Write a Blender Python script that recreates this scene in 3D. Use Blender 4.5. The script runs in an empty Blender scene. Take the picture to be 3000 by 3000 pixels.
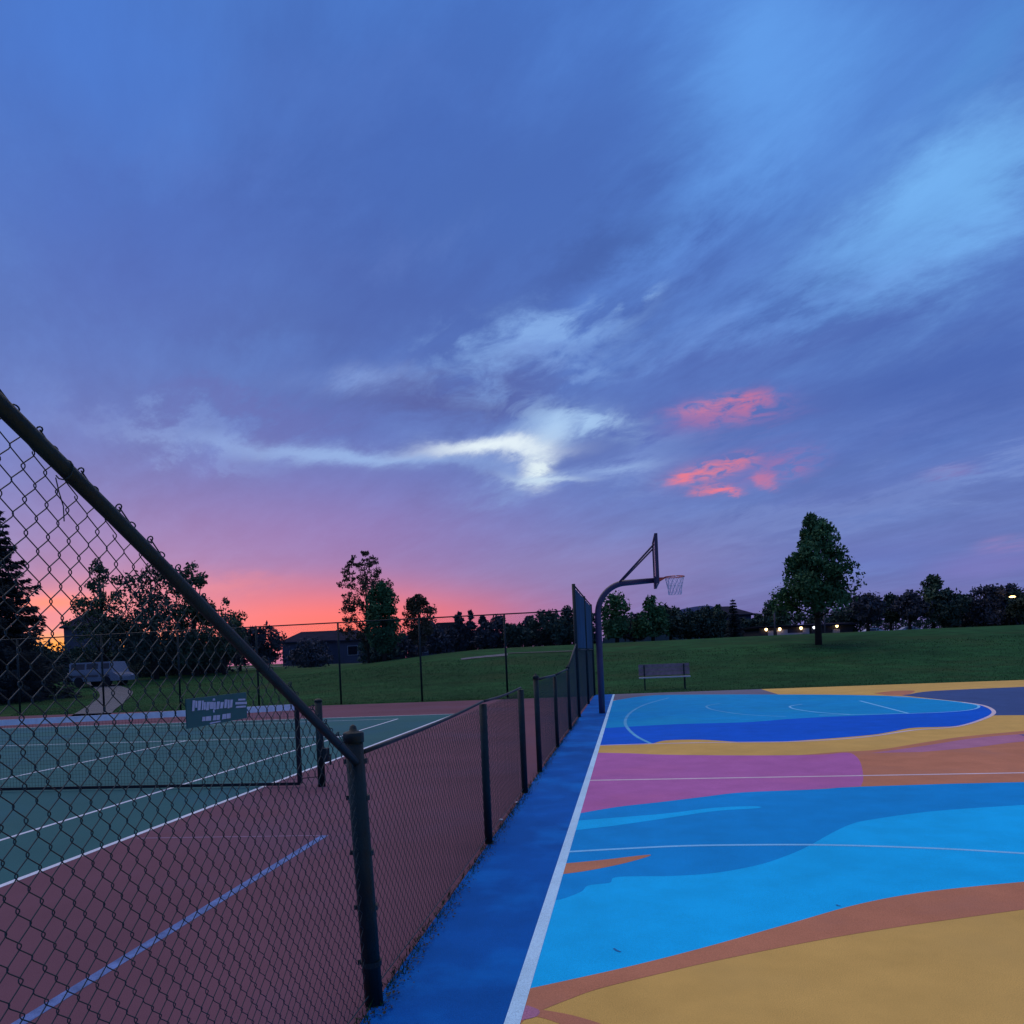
import bpy, math, random
from mathutils import Vector, noise as mnoise
import numpy as np
R = math.radians
random.seed(7)
sc = bpy.context.scene
COL = sc.collection

# ------------------------------------------------------------------ camera
F_PX, ROLL, YAW, HOR, EYE = 2230.0, R(2.5), R(8.67), 1915.0, 1.5
Fv = Vector((-math.sin(YAW), math.cos(YAW), 0)); Rv = Vector((math.cos(YAW), math.sin(YAW), 0)); Zv = Vector((0, 0, 1))
cam = bpy.data.cameras.new('camera'); cam_o = bpy.data.objects.new('camera', cam); COL.objects.link(cam_o)
xc = Rv*math.cos(ROLL) - Zv*math.sin(ROLL); yc = Rv*math.sin(ROLL) + Zv*math.cos(ROLL); zc = -Fv
from mathutils import Matrix
M = Matrix((xc, yc, zc)).transposed().to_4x4(); M.translation = Vector((0, 0, EYE))
cam_o.matrix_world = M
cam.sensor_width = 36; cam.lens = 36*F_PX/3000; cam.shift_y = (HOR-1500)/3000
cam.clip_start = 0.05; cam.clip_end = 6000
sc.camera = cam_o

def ray(px, py):
    """direction through a photograph pixel"""
    u = px-1500; v = HOR-py
    a = u*math.cos(ROLL)+v*math.sin(ROLL); b = -u*math.sin(ROLL)+v*math.cos(ROLL)
    return (Fv*F_PX + Rv*a + Zv*b)/F_PX
def gp(px, py, z=0.0):
    d = ray(px, py); t = (z-EYE)/d.z
    return Vector((d.x*t, d.y*t, z))
def onx(px, py, X):
    d = ray(px, py); t = X/d.x
    return Vector((X, d.y*t, EYE+d.z*t))
def ony(px, py, Y):
    d = ray(px, py); t = Y/d.y
    return Vector((d.x*t, Y, EYE+d.z*t))
def far(px, py, D):
    d = ray(px, py); return Vector((d.x*D, d.y*D, EYE+d.z*D))

def s2l(c):
    return tuple(((v/255)/12.92 if v/255 <= .04045 else ((v/255+.055)/1.055)**2.4) for v in c)

# ------------------------------------------------------------------ world
W = bpy.data.worlds.new('World'); sc.world = W; W.use_nodes = True
nt = W.node_tree; nt.nodes.clear()
def N(t, **k):
    n = nt.nodes.new(t)
    for a, b in k.items(): setattr(n, a, b)
    return n
def L(a, b): nt.links.new(a, b)
def math_(op, a, b=None, c=None, clamp=False):
    n = N('ShaderNodeMath', operation=op); n.use_clamp = clamp
    for i, v in enumerate((a, b, c)):
        if v is None: continue
        if isinstance(v, (int, float)): n.inputs[i].default_value = v
        else: L(v, n.inputs[i])
    return n.outputs[0]
def vmath(op, a, b=None, scale=None):
    n = N('ShaderNodeVectorMath', operation=op)
    for i, v in enumerate((a, b)):
        if v is None: continue
        if isinstance(v, (tuple, Vector)): n.inputs[i].default_value = tuple(v)
        else: L(v, n.inputs[i])
    if scale is not None: n.inputs['Scale'].default_value = scale
    return n
def mixc(f, a, b):
    n = N('ShaderNodeMix', data_type='RGBA'); n.clamp_factor = True
    if isinstance(f, (int, float)): n.inputs[0].default_value = f
    else: L(f, n.inputs[0])
    for i, v in ((6, a), (7, b)):
        if isinstance(v, tuple): n.inputs[i].default_value = (*v, 1)
        else: L(v, n.inputs[i])
    return n.outputs[2]
tc = N('ShaderNodeTexCoord'); D0 = tc.outputs['Generated']
sep = N('ShaderNodeSeparateXYZ'); L(D0, sep.inputs[0])
dz = math_('MAXIMUM', sep.outputs[2], 0.0)
den = math_('ADD', dz, 0.16)
px_ = math_('DIVIDE', sep.outputs[0], den); py_ = math_('DIVIDE', sep.outputs[1], den)
# cloud layer coordinates, stretched along the wind
wd = (-.677, .736)
al = math_('ADD', math_('MULTIPLY', px_, wd[0]), math_('MULTIPLY', py_, wd[1]))
ac = math_('ADD', math_('MULTIPLY', px_, wd[1]), math_('MULTIPLY', py_, -wd[0]))
def comb(a, b, c=0.0):
    n = N('ShaderNodeCombineXYZ')
    for i, v in enumerate((a, b, c)):
        if isinstance(v, (int, float)): n.inputs[i].default_value = v
        else: L(v, n.inputs[i])
    return n.outputs[0]
def noise(v, scale, detail=5, rough=.55, dist=0.0):
    n = N('ShaderNodeTexNoise'); L(v, n.inputs['Vector']); n.inputs['Scale'].default_value = scale
    n.inputs['Detail'].default_value = detail; n.inputs['Roughness'].default_value = rough; n.inputs['Distortion'].default_value = dist
    return n
streakP = comb(math_('MULTIPLY', al, .36), ac)
isoP = comb(math_('MULTIPLY', al, .6), ac, 3.7)
n_str = noise(streakP, 1.5, 7, .60, .25)
n_big = noise(isoP, .55, 4, .5, .2)
n_warp = noise(isoP, 2.2, 9, .68, .3)
n_str2 = noise(comb(math_('MULTIPLY', al, .45), ac, 1.3), 4.2, 8, .66, .2)
n_fine = noise(comb(math_('MULTIPLY', al, .7), ac, 5.1), 9.0, 6, .62, .4)
wv = vmath('SUBTRACT', n_warp.outputs['Color'], (.5, .5, .5)).outputs[0]
dir_s = vmath('ADD', D0, vmath('SCALE', wv, scale=.07).outputs[0]).outputs[0]
dir_b = vmath('ADD', D0, vmath('SCALE', wv, scale=.26).outputs[0]).outputs[0]
# base gradient by elevation
ramp = N('ShaderNodeValToRGB'); L(dz, ramp.inputs[0]); ramp.color_ramp.interpolation = 'EASE'
stops = [(0, (112, 104, 168)), (.05, (104, 110, 180)), (.12, (95, 113, 188)), (.22, (85, 111, 190)), (.38, (72, 108, 190)),
         (.52, (66, 110, 196)), (.68, (68, 123, 212)), (1, (66, 116, 202))]
e = ramp.color_ramp.elements
e[0].position = 0; e[0].color = (*s2l(stops[0][1]), 1); e[1].position = 1; e[1].color = (*s2l(stops[-1][1]), 1)
for p, c in stops[1:-1]:
    q = e.new(p); q.color = (*s2l(c), 1)
col = ramp.outputs[0]
def blob(col, px, py, sx, sy, ang, c, s, wide=True, mod=None, power=1.0):
    """a soft patch of cloud in one direction of the sky; sizes in photograph pixels"""
    c0 = ray(px, py); n0 = c0.length; c0 = c0.normalized()
    a = R(ang); e1 = ray(px+math.cos(a), py-math.sin(a)).normalized()-c0
    e2 = ray(px+math.sin(a), py+math.cos(a)).normalized()-c0
    k1 = e1/(e1.length**2)/sx; k2 = e2/(e2.length**2)/sy
    src = dir_b if wide is True else (dir_s if wide is False else D0)
    d1 = vmath('DOT_PRODUCT', src, k1).outputs['Value']; d2 = vmath('DOT_PRODUCT', src, k2).outputs['Value']
    o1 = c0.dot(k1); o2 = c0.dot(k2)
    d1 = math_('SUBTRACT', d1, o1); d2 = math_('SUBTRACT', d2, o2)
    r = math_('MULTIPLY_ADD', d1, d1, math_('MULTIPLY', d2, d2))
    if power != 1.0: r = math_('POWER', r, power)
    g = math_('POWER', math.e, math_('MULTIPLY', r, -1.0))
    g = math_('MULTIPLY', g, s)
    if mod is not None: g = math_('MULTIPLY', g, mod, clamp=True)
    return mixc(g, col, s2l(c))
mr = N('ShaderNodeMapRange'); L(n_str.outputs[0], mr.inputs[0]); mr.inputs[1].default_value = .30; mr.inputs[2].default_value = .66
STR = mr.outputs[0]
mr2 = N('ShaderNodeMapRange'); L(n_warp.outputs[0], mr2.inputs[0]); mr2.inputs[1].default_value = .40; mr2.inputs[2].default_value = .60
RAG = mr2.outputs[0]
mr3 = N('ShaderNodeMapRange'); L(n_big.outputs[0], mr3.inputs[0]); mr3.inputs[1].default_value = .35; mr3.inputs[2].default_value = .7
BIG = mr3.outputs[0]
mr4 = N('ShaderNodeMapRange'); L(n_fine.outputs[0], mr4.inputs[0]); mr4.inputs[1].default_value = .42; mr4.inputs[2].default_value = .58
FIN = mr4.outputs[0]
mr5 = N('ShaderNodeMapRange'); L(n_str2.outputs[0], mr5.inputs[0]); mr5.inputs[1].default_value = .38; mr5.inputs[2].default_value = .66
ST2 = mr5.outputs[0]
n_pk = noise(comb(math_('MULTIPLY', px_, 1.0), py_, 9.1), 15.0, 6, .62, .6)
def mapr(v, a, b, c=0.0, d=1.0):
    n = N('ShaderNodeMapRange'); L(v, n.inputs[0]); n.inputs[1].default_value = a; n.inputs[2].default_value = b
    n.inputs[3].default_value = c; n.inputs[4].default_value = d; return n.outputs[0]
PNK = mapr(n_pk.outputs[0], .40, .60); PN2 = mapr(n_pk.outputs[0], .35, .55, .45, 1)
# broad uneven cloud deck over the whole sky
lightc = s2l((94, 144, 218))
col = mixc(math_('MULTIPLY', math_('MULTIPLY', BIG, STR), .50), col, lightc)
col = mixc(math_('MULTIPLY', math_('MULTIPLY', ST2, STR), .25), col, lightc)
col = mixc(math_('MULTIPLY', math_('SUBTRACT', 1.0, ST2), .36), col, s2l((58, 88, 160)))
B = [
 # px, py, sx, sy, ang, colour, strength, warp, modulation, falloff
 (950, 1600, 700, 180, 2, (158, 106, 176), .50, None, None, 1),
 (900, 1790, 640, 105, 2, (196, 104, 150), .80, None, None, 1),
 (1020, 1832, 470, 92, 2, (246, 104, 114), .92, None, None, 1),
 (200, 1790, 330, 80, 2, (216, 128, 150), .50, None, None, 1),
 (230, 1895, 330, 40, 2, (255, 178, 84), .98, None, None, 1),
 (150, 1765, 150, 22, 4, (250, 128, 120), .7, None, None, 1),
 (1020, 1885, 150, 34, 2, (255, 126, 88), .8, None, None, 1),
 (620, 1715, 260, 26, 4, (232, 122, 140), .30, False, None, 1),
 (1150, 420, 620, 420, 10, (58, 94, 176), .45, True, None, 1),
 (1500, 520, 420, 120, 22, (52, 84, 158), .55, True, ST2, 1),
 (700, 560, 360, 120, 8, (86, 122, 204), .40, True, ST2, 1),
 (1050, 300, 400, 90, 12, (84, 124, 206), .35, True, STR, 1),
 (1250, 690, 340, 60, 14, (98, 130, 206), .45, True, ST2, 1),
 (700, 950, 500, 70, 4, (60, 82, 156), .45, True, STR, 1),
 (300, 600, 300, 80, 8, (62, 98, 184), .45, True, ST2, 1),
 (450, 800, 420, 260, 10, (70, 98, 184), .35, True, None, 1),
 (250, 200, 330, 330, 10, (66, 120, 212), .5, True, None, 1),
 (1150, 850, 480, 180, -8, (58, 84, 164), .50, True, None, 1),
 (2280, 160, 240, 360, -12, (98, 162, 240), .85, True, None, 1),
 (2560, 120, 330, 260, 0, (86, 148, 228), .55, True, STR, 1),
 (2240, 420, 120, 140, 10, (104, 166, 240), .5, True, ST2, 1),
 (2080, 520, 330, 130, 32, (100, 160, 238), .75, True, ST2, 1),
 (2700, 620, 480, 220, 28, (126, 192, 252), 1.0, True, ST2, 1),
 (2780, 570, 360, 160, 24, (120, 188, 250), .75, True, None, 1),
 (2500, 420, 500, 330, 22, (92, 150, 230), .55, True, STR, 1),
 (2350, 850, 500, 150, 16, (94, 144, 224), .65, True, ST2, 1),
 (1950, 720, 300, 70, 30, (98, 146, 226), .6, True, ST2, 1),
 (2100, 1010, 430, 80, 10, (108, 150, 222), .65, True, ST2, 1),
 (1700, 740, 250, 60, 30, (52, 82, 156), .6, True, None, 1),
 (2900, 80, 160, 150, 0, (78, 142, 216), .5, True, None, 1),
 (2720, 1130, 480, 150, 6, (58, 92, 174), .75, True, None, 1),
 (2150, 1070, 420, 50, 8, (72, 96, 176), .45, True, None, 1),
 (1950, 1270, 330, 80, 4, (76, 94, 176), .55, True, None, 1),
 (1300, 1160, 330, 75, 2, (72, 84, 156), .75, True, None, 1),
 (820, 1215, 270, 42, 0, (84, 96, 174), .55, True, None, 1),
 (1560, 1010, 230, 75, 10, (128, 170, 230), .95, True, FIN, 1),
 (1480, 1035, 110, 40, 10, (128, 168, 228), .6, False, None, 1),
 (1640, 1090, 240, 55, 6, (118, 154, 220), .5, True, FIN, 1),
 (1080, 1110, 150, 34, 8, (130, 164, 228), .75, False, RAG, 1),
 (1780, 868, 85, 22, 8, (146, 188, 238), .55, True, FIN, 1),
 (1900, 880, 300, 45, 20, (98, 142, 222), .5, True, ST2, 1),
 (560, 1262, 260, 32, -3, (118, 152, 218), .42, True, None, 1),
 (1020, 1335, 400, 24, -3, (146, 184, 236), .75, False, None, 1),
 (1450, 1385, 250, 90, 0, (126, 158, 220), .55, True, None, 1),
 (1690, 1240, 160, 44, -12, (168, 204, 244), .85, False, FIN, 1),
 (1615, 1275, 70, 36, 20, (190, 218, 246), .75, False, None, 1.2),
 (1640, 1250, 120, 34, 10, (160, 198, 242), .6, False, None, 1),
 (1830, 1390, 230, 60, 4, (120, 148, 212), .7, True, RAG, 1),
 (1735, 1330, 130, 50, 12, (78, 104, 180), .85, False, None, 1.5),
 (1580, 1375, 46, 60, 20, (226, 242, 248), .95, False, PN2, 1.2),
 (1430, 1325, 190, 25, 2, (228, 242, 250), .98, False, None, 1.2),
 (1530, 1335, 60, 40, 2, (228, 242, 250), .7, False, FIN, 1.2),
 (1600, 1412, 110, 14, -2, (196, 222, 244), .7, False, None, 1),
 (1840, 1378, 110, 12, 6, (150, 182, 232), .5, False, None, 1),
 (2150, 1220, 200, 62, -4, (150, 108, 176), .70, None, RAG, 1.5),
 (2130, 1205, 160, 44, 1, (172, 108, 164), .65, None, PNK, 1.6),
 (2110, 1184, 130, 22, 5, (212, 120, 156), .65, None, PNK, 1.3),
 (2200, 1175, 60, 36, 4, (200, 106, 150), .55, None, PNK, 1.3),
 (2140, 1375, 210, 60, 4, (120, 98, 176), .45, None, RAG, 1.5),
 (2085, 1376, 118, 28, 12, (222, 120, 148), .85, None, PNK, 1.4),
 (2150, 1356, 60, 22, 8, (206, 112, 150), .7, None, PNK, 1.4),
 (2015, 1401, 46, 8, 14, (240, 116, 136), .8, False, None, 1.2),
 (2105, 1430, 62, 21, 4, (222, 116, 142), .8, False, PNK, 1.5),
 (2140, 1437, 40, 9, 0, (246, 116, 134), .8, False, None, 1.3),
 (2250, 1403, 32, 21, -25, (206, 112, 152), .75, False, PN2, 1.5),
 (2300, 1365, 100, 44, 10, (160, 104, 168), .6, None, PNK, 1.3),
 (2780, 1388, 70, 18, 5, (134, 110, 178), .6, False, None, 1),
 (2900, 1410, 280, 40, 8, (112, 140, 208), .7, True, None, 1),
 (2350, 1530, 420, 50, 3, (112, 136, 204), .5, True, None, 1),
 (2945, 1600, 90, 30, 4, (150, 124, 190), .85, None, RAG, 1.8),
 (2880, 1655, 200, 42, 4, (112, 112, 190), .7, None, None, 1.5),
 (2560, 1640, 260, 50, 3, (80, 106, 190), .5, None, None, 1),
 (1750, 1660, 420, 80, 3, (134, 118, 180), .5, None, None, 1),
]
for b in B:
    col = blob(col, *b[:7], wide=b[7], mod=b[8], power=b[9])
skyt = N('ShaderNodeTexSky', sky_type='NISHITA'); skyt.sun_disc = False
skyt.sun_elevation = R(1.0); skyt.sun_rotation = R(-38); skyt.air_density = 1.2; skyt.dust_density = 1.0
bg1 = N('ShaderNodeBackground'); L(skyt.outputs[0], bg1.inputs[0]); bg1.inputs[1].default_value = .03
bg2 = N('ShaderNodeBackground'); L(col, bg2.inputs[0]); bg2.inputs[1].default_value = .97
ad = N('ShaderNodeAddShader'); L(bg1.outputs[0], ad.inputs[0]); L(bg2.outputs[0], ad.inputs[1])
wo = N('ShaderNodeOutputWorld'); L(ad.outputs[0], wo.inputs[0])
W.cycles.sampling_method = 'MANUAL'; W.cycles.sample_map_resolution = 256
# ------------------------------------------------------------------ sun: the soft warm afterglow
sun = bpy.data.lights.new('sun', 'SUN'); sun.energy = 1.5; sun.angle = R(75); sun.color = (1.0, .74, .44)
so = bpy.data.objects.new('sun', sun); COL.objects.link(so)
so.rotation_euler = Vector((-.30, .38, .88)).to_track_quat('Z', 'Y').to_euler()
sc.view_settings.view_transform = 'Standard'; sc.view_settings.look = 'None'
sc.view_settings.gamma = 1; sc.view_settings.exposure = 0; sc.view_settings.use_curve_mapping = False

# ------------------------------------------------------------------ materials
MATS = {}
def mat(name, c, rough=.8, var=.0, scale=4.0, bump=0.0, bscale=60.0, metal=0.0, spec=.4, emit=None, es=1.0, trans=0.0, var2=0.0, scale2=.4, tint=None, coord='Object', speck=0.0):
    if name in MATS: return MATS[name]
    m = bpy.data.materials.new(name); m.use_nodes = True; t = m.node_tree; b = t.nodes['Principled BSDF']
    b.inputs['Base Color'].default_value = (*c, 1); b.inputs['Roughness'].default_value = rough
    b.inputs['Metallic'].default_value = metal; b.inputs['Specular IOR Level'].default_value = spec
    if emit: b.inputs['Emission Color'].default_value = (*emit, 1); b.inputs['Emission Strength'].default_value = es
    def nn(x): return t.nodes.new(x)
    tcn = nn('ShaderNodeTexCoord'); P = tcn.outputs[coord]
    out = None
    def nz(s, d=5, r=.6):
        n = nn('ShaderNodeTexNoise'); t.links.new(P, n.inputs['Vector']); n.inputs['Scale'].default_value = s
        n.inputs['Detail'].default_value = d; n.inputs['Roughness'].default_value = r; return n.outputs[0]
    def mulcol(src, nval, amp, lo=None):
        mrn = nn('ShaderNodeMapRange'); t.links.new(nval, mrn.inputs[0]); mrn.inputs[1].default_value = .3; mrn.inputs[2].default_value = .7
        mrn.inputs[3].default_value = 1-amp; mrn.inputs[4].default_value = 1+amp
        mx = nn('ShaderNodeVectorMath'); mx.operation = 'SCALE'
        if isinstance(src, tuple): mx.inputs[0].default_value = src
        else: t.links.new(src, mx.inputs[0])
        t.links.new(mrn.outputs[0], mx.inputs['Scale']); return mx.outputs[0]
    cur = c
    if var: cur = mulcol(cur, nz(scale), var)
    if var2: cur = mulcol(cur, nz(scale2, 3, .5), var2)
    if speck: cur = mulcol(cur, nz(220, 2, .5), speck)
    if tint:
        mx = nn('ShaderNodeMix'); mx.data_type = 'RGBA'
        mrn = nn('ShaderNodeMapRange'); t.links.new(nz(tint[1], 4, .6), mrn.inputs[0]); mrn.inputs[1].default_value = .5; mrn.inputs[2].default_value = .68
        mrn.inputs[4].default_value = tint[2]
        t.links.new(mrn.outputs[0], mx.inputs[0])
        if isinstance(cur, tuple): mx.inputs[6].default_value = (*cur, 1)
        else: t.links.new(cur, mx.inputs[6])
        mx.inputs[7].default_value = (*tint[0], 1); cur = mx.outputs[2]
    if not isinstance(cur, tuple): t.links.new(cur, b.inputs['Base Color'])
    if bump:
        bn = nn('ShaderNodeBump'); t.links.new(nz(bscale, 4, .6), bn.inputs['Height']); bn.inputs['Strength'].default_value = bump
        bn.inputs['Distance'].default_value = .01; t.links.new(bn.outputs[0], b.inputs['Normal'])
    MATS[name] = m; return m

def paint(name, c, **k):
    kk = dict(rough=.85, var=.09, scale=2.6, var2=.08, scale2=.35, bump=.35, bscale=150, spec=.07, speck=.22); kk.update(k)
    return mat(name, c, **kk)
M_SAND = paint('sand_paint', (.66, .43, .115), tint=((.59, .40, .12), .8, .5))
M_BROWN = paint('terracotta_paint', (.52, .22, .12), tint=((.45, .21, .14), 1.2, .6))
M_SKY = paint('sky_blue_paint', (.006, .50, .93))
M_MID = paint('mid_blue_paint', (.004, .30, .70))
M_DEEP = paint('deep_blue_paint', (.002, .12, .66))
M_TURQ = paint('turquoise_paint', (.004, .31, .66), tint=((.01, .35, .60), .5, .6))
M_PURP = paint('purple_paint', (.47, .16, .41), tint=((.52, .16, .34), .5, .6))
M_LAV = paint('lavender_paint', (.44, .20, .30))
M_NAVY = paint('navy_paint', (.05, .10, .25))
M_STRIP = paint('strip_blue_paint', (.003, .115, .44), var=.14, scale=2.2, var2=.15, scale2=.5, tint=((.003, .18, .58), 1.1, .85))
M_LINE = paint('white_line_paint', (.50, .80, .96), var=.08)
M_LINEB = paint('pale_blue_line_paint', (.22, .62, .92), var=.08)
M_LINEF = paint('faded_line_paint', (.12, .45, .72), var=.15)
M_LINEP = paint('pale_line_paint', (.68, .58, .62), var=.1)
M_TRED = paint('tennis_red', (.150, .074, .102), var=.10, scale=.8, tint=((.12, .076, .125), .4, .7))
M_TGRN = paint('tennis_green', (.032, .128, .140), var=.08, scale=.6, tint=((.025, .115, .18), .4, .6))
M_TLINE = paint('tennis_line', (.62, .70, .80), var=.1)
M_TBLUE = paint('tennis_blue_line', (.12, .20, .42), var=.35, scale=9)
M_POST = mat('green_painted_steel', (.003, .022, .024), .55, var=.35, scale=14, bump=.35, bscale=90, spec=.28, tint=((.010, .012, .010), 7, .8))
M_WIRE = mat('green_vinyl_wire', (.012, .040, .050), .5, spec=.25)
M_WIREF = mat('grey_green_wire', (.010, .030, .040), .5, spec=.25)
M_GRASS = mat('grass_ground', (.015, .070, .022), .95, var=.35, scale=.9, var2=.30, scale2=.12, bump=1.0, bscale=14, tint=((.028, .058, .020), .22, .8), spec=.05)
M_BLADE = mat('grass_blade', (.014, .062, .020), .9, var=.4, scale=.6, spec=.15)
M_CONC = mat('pale_concrete', (.10, .115, .14), .9, var=.15, scale=2, bump=.4, bscale=40)
M_BARK = mat('bark', (.035, .028, .024), .95, var=.3, scale=6, bump=.8, bscale=20)

# ------------------------------------------------------------------ mesh helpers
def tag(o, label=None, cat=None, group=None, kind=None):
    if label: o['label'] = label
    if cat: o['category'] = cat
    if group: o['group'] = group
    if kind: o['kind'] = kind
    return o
def empty(name, loc, label, cat, group=None):
    o = bpy.data.objects.new(name, None); COL.objects.link(o); o.location = loc; o.empty_display_size = .2
    tag(o, label, cat, group); return o
class MB:
    def __init__(s): s.v = []; s.f = []
    def add(s, vs, fs):
        n = len(s.v); s.v += [tuple(p) for p in vs]; s.f += [tuple(i+n for i in f) for f in fs]
    def box(s, lo, hi):
        x0, y0, z0 = lo; x1, y1, z1 = hi
        s.add([(x0,y0,z0),(x1,y0,z0),(x1,y1,z0),(x0,y1,z0),(x0,y0,z1),(x1,y0,z1),(x1,y1,z1),(x0,y1,z1)],
              [(0,3,2,1),(4,5,6,7),(0,1,5,4),(1,2,6,5),(2,3,7,6),(3,0,4,7)])
    def tube(s, pts, r, n=8, cap=True):
        pts = [Vector(p) for p in pts]; rings = []
        up = None
        for i, p in enumerate(pts):
            d = (pts[min(i+1, len(pts)-1)]-pts[max(i-1, 0)])
            d = d.normalized() if d.length > 1e-9 else Vector((0, 0, 1))
            if up is None:
                up = Vector((1, 0, 0)) if abs(d.x) < .8 else Vector((0, 0, 1))
            a = d.cross(up); a = a.normalized() if a.length > 1e-6 else d.orthogonal().normalized()
            b = d.cross(a).normalized(); up = b.cross(d) if False else up
            rr = r[i] if isinstance(r, (list, tuple)) else r
            rings.append([p+a*math.cos(2*math.pi*k/n)*rr+b*math.sin(2*math.pi*k/n)*rr for k in range(n)])
        vs = [q for rg in rings for q in rg]; fs = []
        for i in range(len(rings)-1):
            for k in range(n):
                fs.append((i*n+k, i*n+(k+1) % n, (i+1)*n+(k+1) % n, (i+1)*n+k))
        if cap: fs.append(tuple(range(n-1, -1, -1))); fs.append(tuple((len(rings)-1)*n+k for k in range(n)))
        s.add(vs, fs)
    def lathe(s, prof, c=(0, 0, 0), n=16):
        vs = []; fs = []
        for r, z in prof:
            for k in range(n):
                a = 2*math.pi*k/n; vs.append((c[0]+r*math.cos(a), c[1]+r*math.sin(a), c[2]+z))
        for i in range(len(prof)-1):
            for k in range(n): fs.append((i*n+k, i*n+(k+1) % n, (i+1)*n+(k+1) % n, (i+1)*n+k))
        fs.append(tuple(range(n-1, -1, -1))); fs.append(tuple((len(prof)-1)*n+k for k in range(n)))
        s.add(vs, fs)
    def mesh(s, name, m, smooth=False):
        me = bpy.data.meshes.new(name); me.from_pydata(s.v, [], s.f); me.materials.append(m)
        if smooth: me.polygons.foreach_set('use_smooth', [True]*len(me.polygons))
        me.update(); return me
    def build(s, name, m, parent=None, smooth=False, kind=None, label=None):
        o = bpy.data.objects.new(name, s.mesh(name, m, smooth)); COL.objects.link(o)
        if parent is not None:
            o.parent = parent; o.matrix_parent_inverse = Matrix.Translation(parent.location).inverted()
        if kind: o['kind'] = kind
        if label: o['label'] = label
        return o

# ------------------------------------------------------------------ terrain
def sst(a, b, x):
    t = min(1, max(0, (x-a)/(b-a))); return t*t*(3-2*t)
def zt(x, y):
    z = -.03 + 2.05*sst(27.2, 62, y)*(1-.50*sst(10, 26, -x))
    z += .10*(mnoise.noise(Vector((x*.05, y*.05, 0))))*sst(30, 45, y)
    z -= .5*sst(64, 95, y)
    return z
def drape(px, py, up=.0):
    d = ray(px, py); t = 20.0
    while t < 400:
        p = Vector((0, 0, EYE))+d*t
        if p.z <= zt(p.x, p.y)+up: break
        t += .15
    return Vector((p.x, p.y, zt(p.x, p.y)+up))
xs = [-2500, -1200, -600, -300, -180]+list(np.arange(-120, 121, 3.0))+[180, 300, 600, 1200, 2500]
ys = [-1500, -500, -200, -80, -40, -10, 0, 10, 20, 25]+list(np.arange(26, 100, 1.5))+[110, 140, 200, 350, 700, 1500, 4000]
vs = [(x, y, zt(x, y)) for y in ys for x in xs]; nx = len(xs)
fs = [(j*nx+i, j*nx+i+1, (j+1)*nx+i+1, (j+1)*nx+i) for j in range(len(ys)-1) for i in range(nx-1)]
g = MB(); g.v = vs; g.f = fs
tag(g.build('ground', M_GRASS, smooth=True), 'dark green mown grass field rising gently behind the courts', kind='structure')
# far hill
g = MB(); hv = []
for i in range(41):
    px = 1700+i*20; t = (px-2060)/330
    top = 1900-125*math.exp(-t*t*2.2)-3*mnoise.noise(Vector((px*.02, 0, 0)))
    b = far(px, 1930, 1500); a = far(px, top, 1500); hv += [b, a, a+Vector((0, 600, -a.z-20))]
for i in range(40):
    g.f += [(i*3, i*3+3, i*3+4, i*3+1), (i*3+1, i*3+4, i*3+5, i*3+2)]
g.v = [tuple(p) for p in hv]
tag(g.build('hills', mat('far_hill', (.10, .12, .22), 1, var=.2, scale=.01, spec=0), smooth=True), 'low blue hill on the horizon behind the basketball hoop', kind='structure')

# ------------------------------------------------------------------ courts
FX = -1.16          # fence line
def slab(name, x0, y0, x1, y1, z0, z1, m, parent=None, label=None, kind=None):
    b = MB(); b.box((x0, y0, z0), (x1, y1, z1)); return b.build(name, m, parent, kind=kind, label=label)
bc = slab('basketball_court', FX, -7, 31, 25.6, -.12, 0, M_SAND, kind='structure', label='sand coloured painted basketball court with swooping mural')
tcour = slab('tennis_court', -50, -7, FX-.002, 24.9, -.12, 0, M_TRED, kind='structure', label='red and green tennis court behind the chain link fence')

def cr(pts, n=6, closed=False):
    out = []; m = len(pts)
    for i in range(m if closed else m-1):
        p0 = pts[(i-1) % m] if closed or i > 0 else pts[0]; p1 = pts[i]; p2 = pts[(i+1) % m]; p3 = pts[(i+2) % m] if closed or i+2 < m else pts[-1]
        for k in range(n):
            t = k/n; t2 = t*t; t3 = t2*t
            out.append(tuple(.5*((2*p1[j])+(-p0[j]+p2[j])*t+(2*p0[j]-5*p1[j]+4*p2[j]-p3[j])*t2+(-p0[j]+3*p1[j]-3*p2[j]+p3[j])*t3) for j in (0, 1)))
    if not closed: out.append(tuple(pts[-1][:2]))
    return out
def ext(pts, x=3700):
    (a, b), (c, d) = pts[-2], pts[-1]; return list(pts)+[(x, d+(d-b)/(c-a)*(x-c))]
BLX = -.53
def poly(pts2d, z, name, m, parent, label=None):
    from mathutils.geometry import tessellate_polygon
    P = [Vector((p[0], p[1], z)) for p in pts2d]
    tri = tessellate_polygon([P])
    b = MB(); b.v = [tuple(p) for p in P]
    for t in tri:
        a, c, d = (P[i] for i in t)
        n = (c-a).cross(d-a).z
        b.f.append(tuple(t) if n > 0 else tuple(reversed(t)))
    return b.build(name, m, parent, label=label)
def G(pts, z=0): return [(gp(p[0], p[1], z).x, gp(p[0], p[1], z).y) for p in pts]
def area(px_pts, z, m, label, par=None):
    z = z*.2
    P = [(max(x, BLX), y) for x, y in G(px_pts, z)]
    Q = [P[0]]
    for p in P[1:]:
        if abs(p[0]-Q[-1][0])+abs(p[1]-Q[-1][1]) > 1e-4: Q.append(p)
    return poly(Q, z, 'painted_area', m, bc, label)
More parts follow.
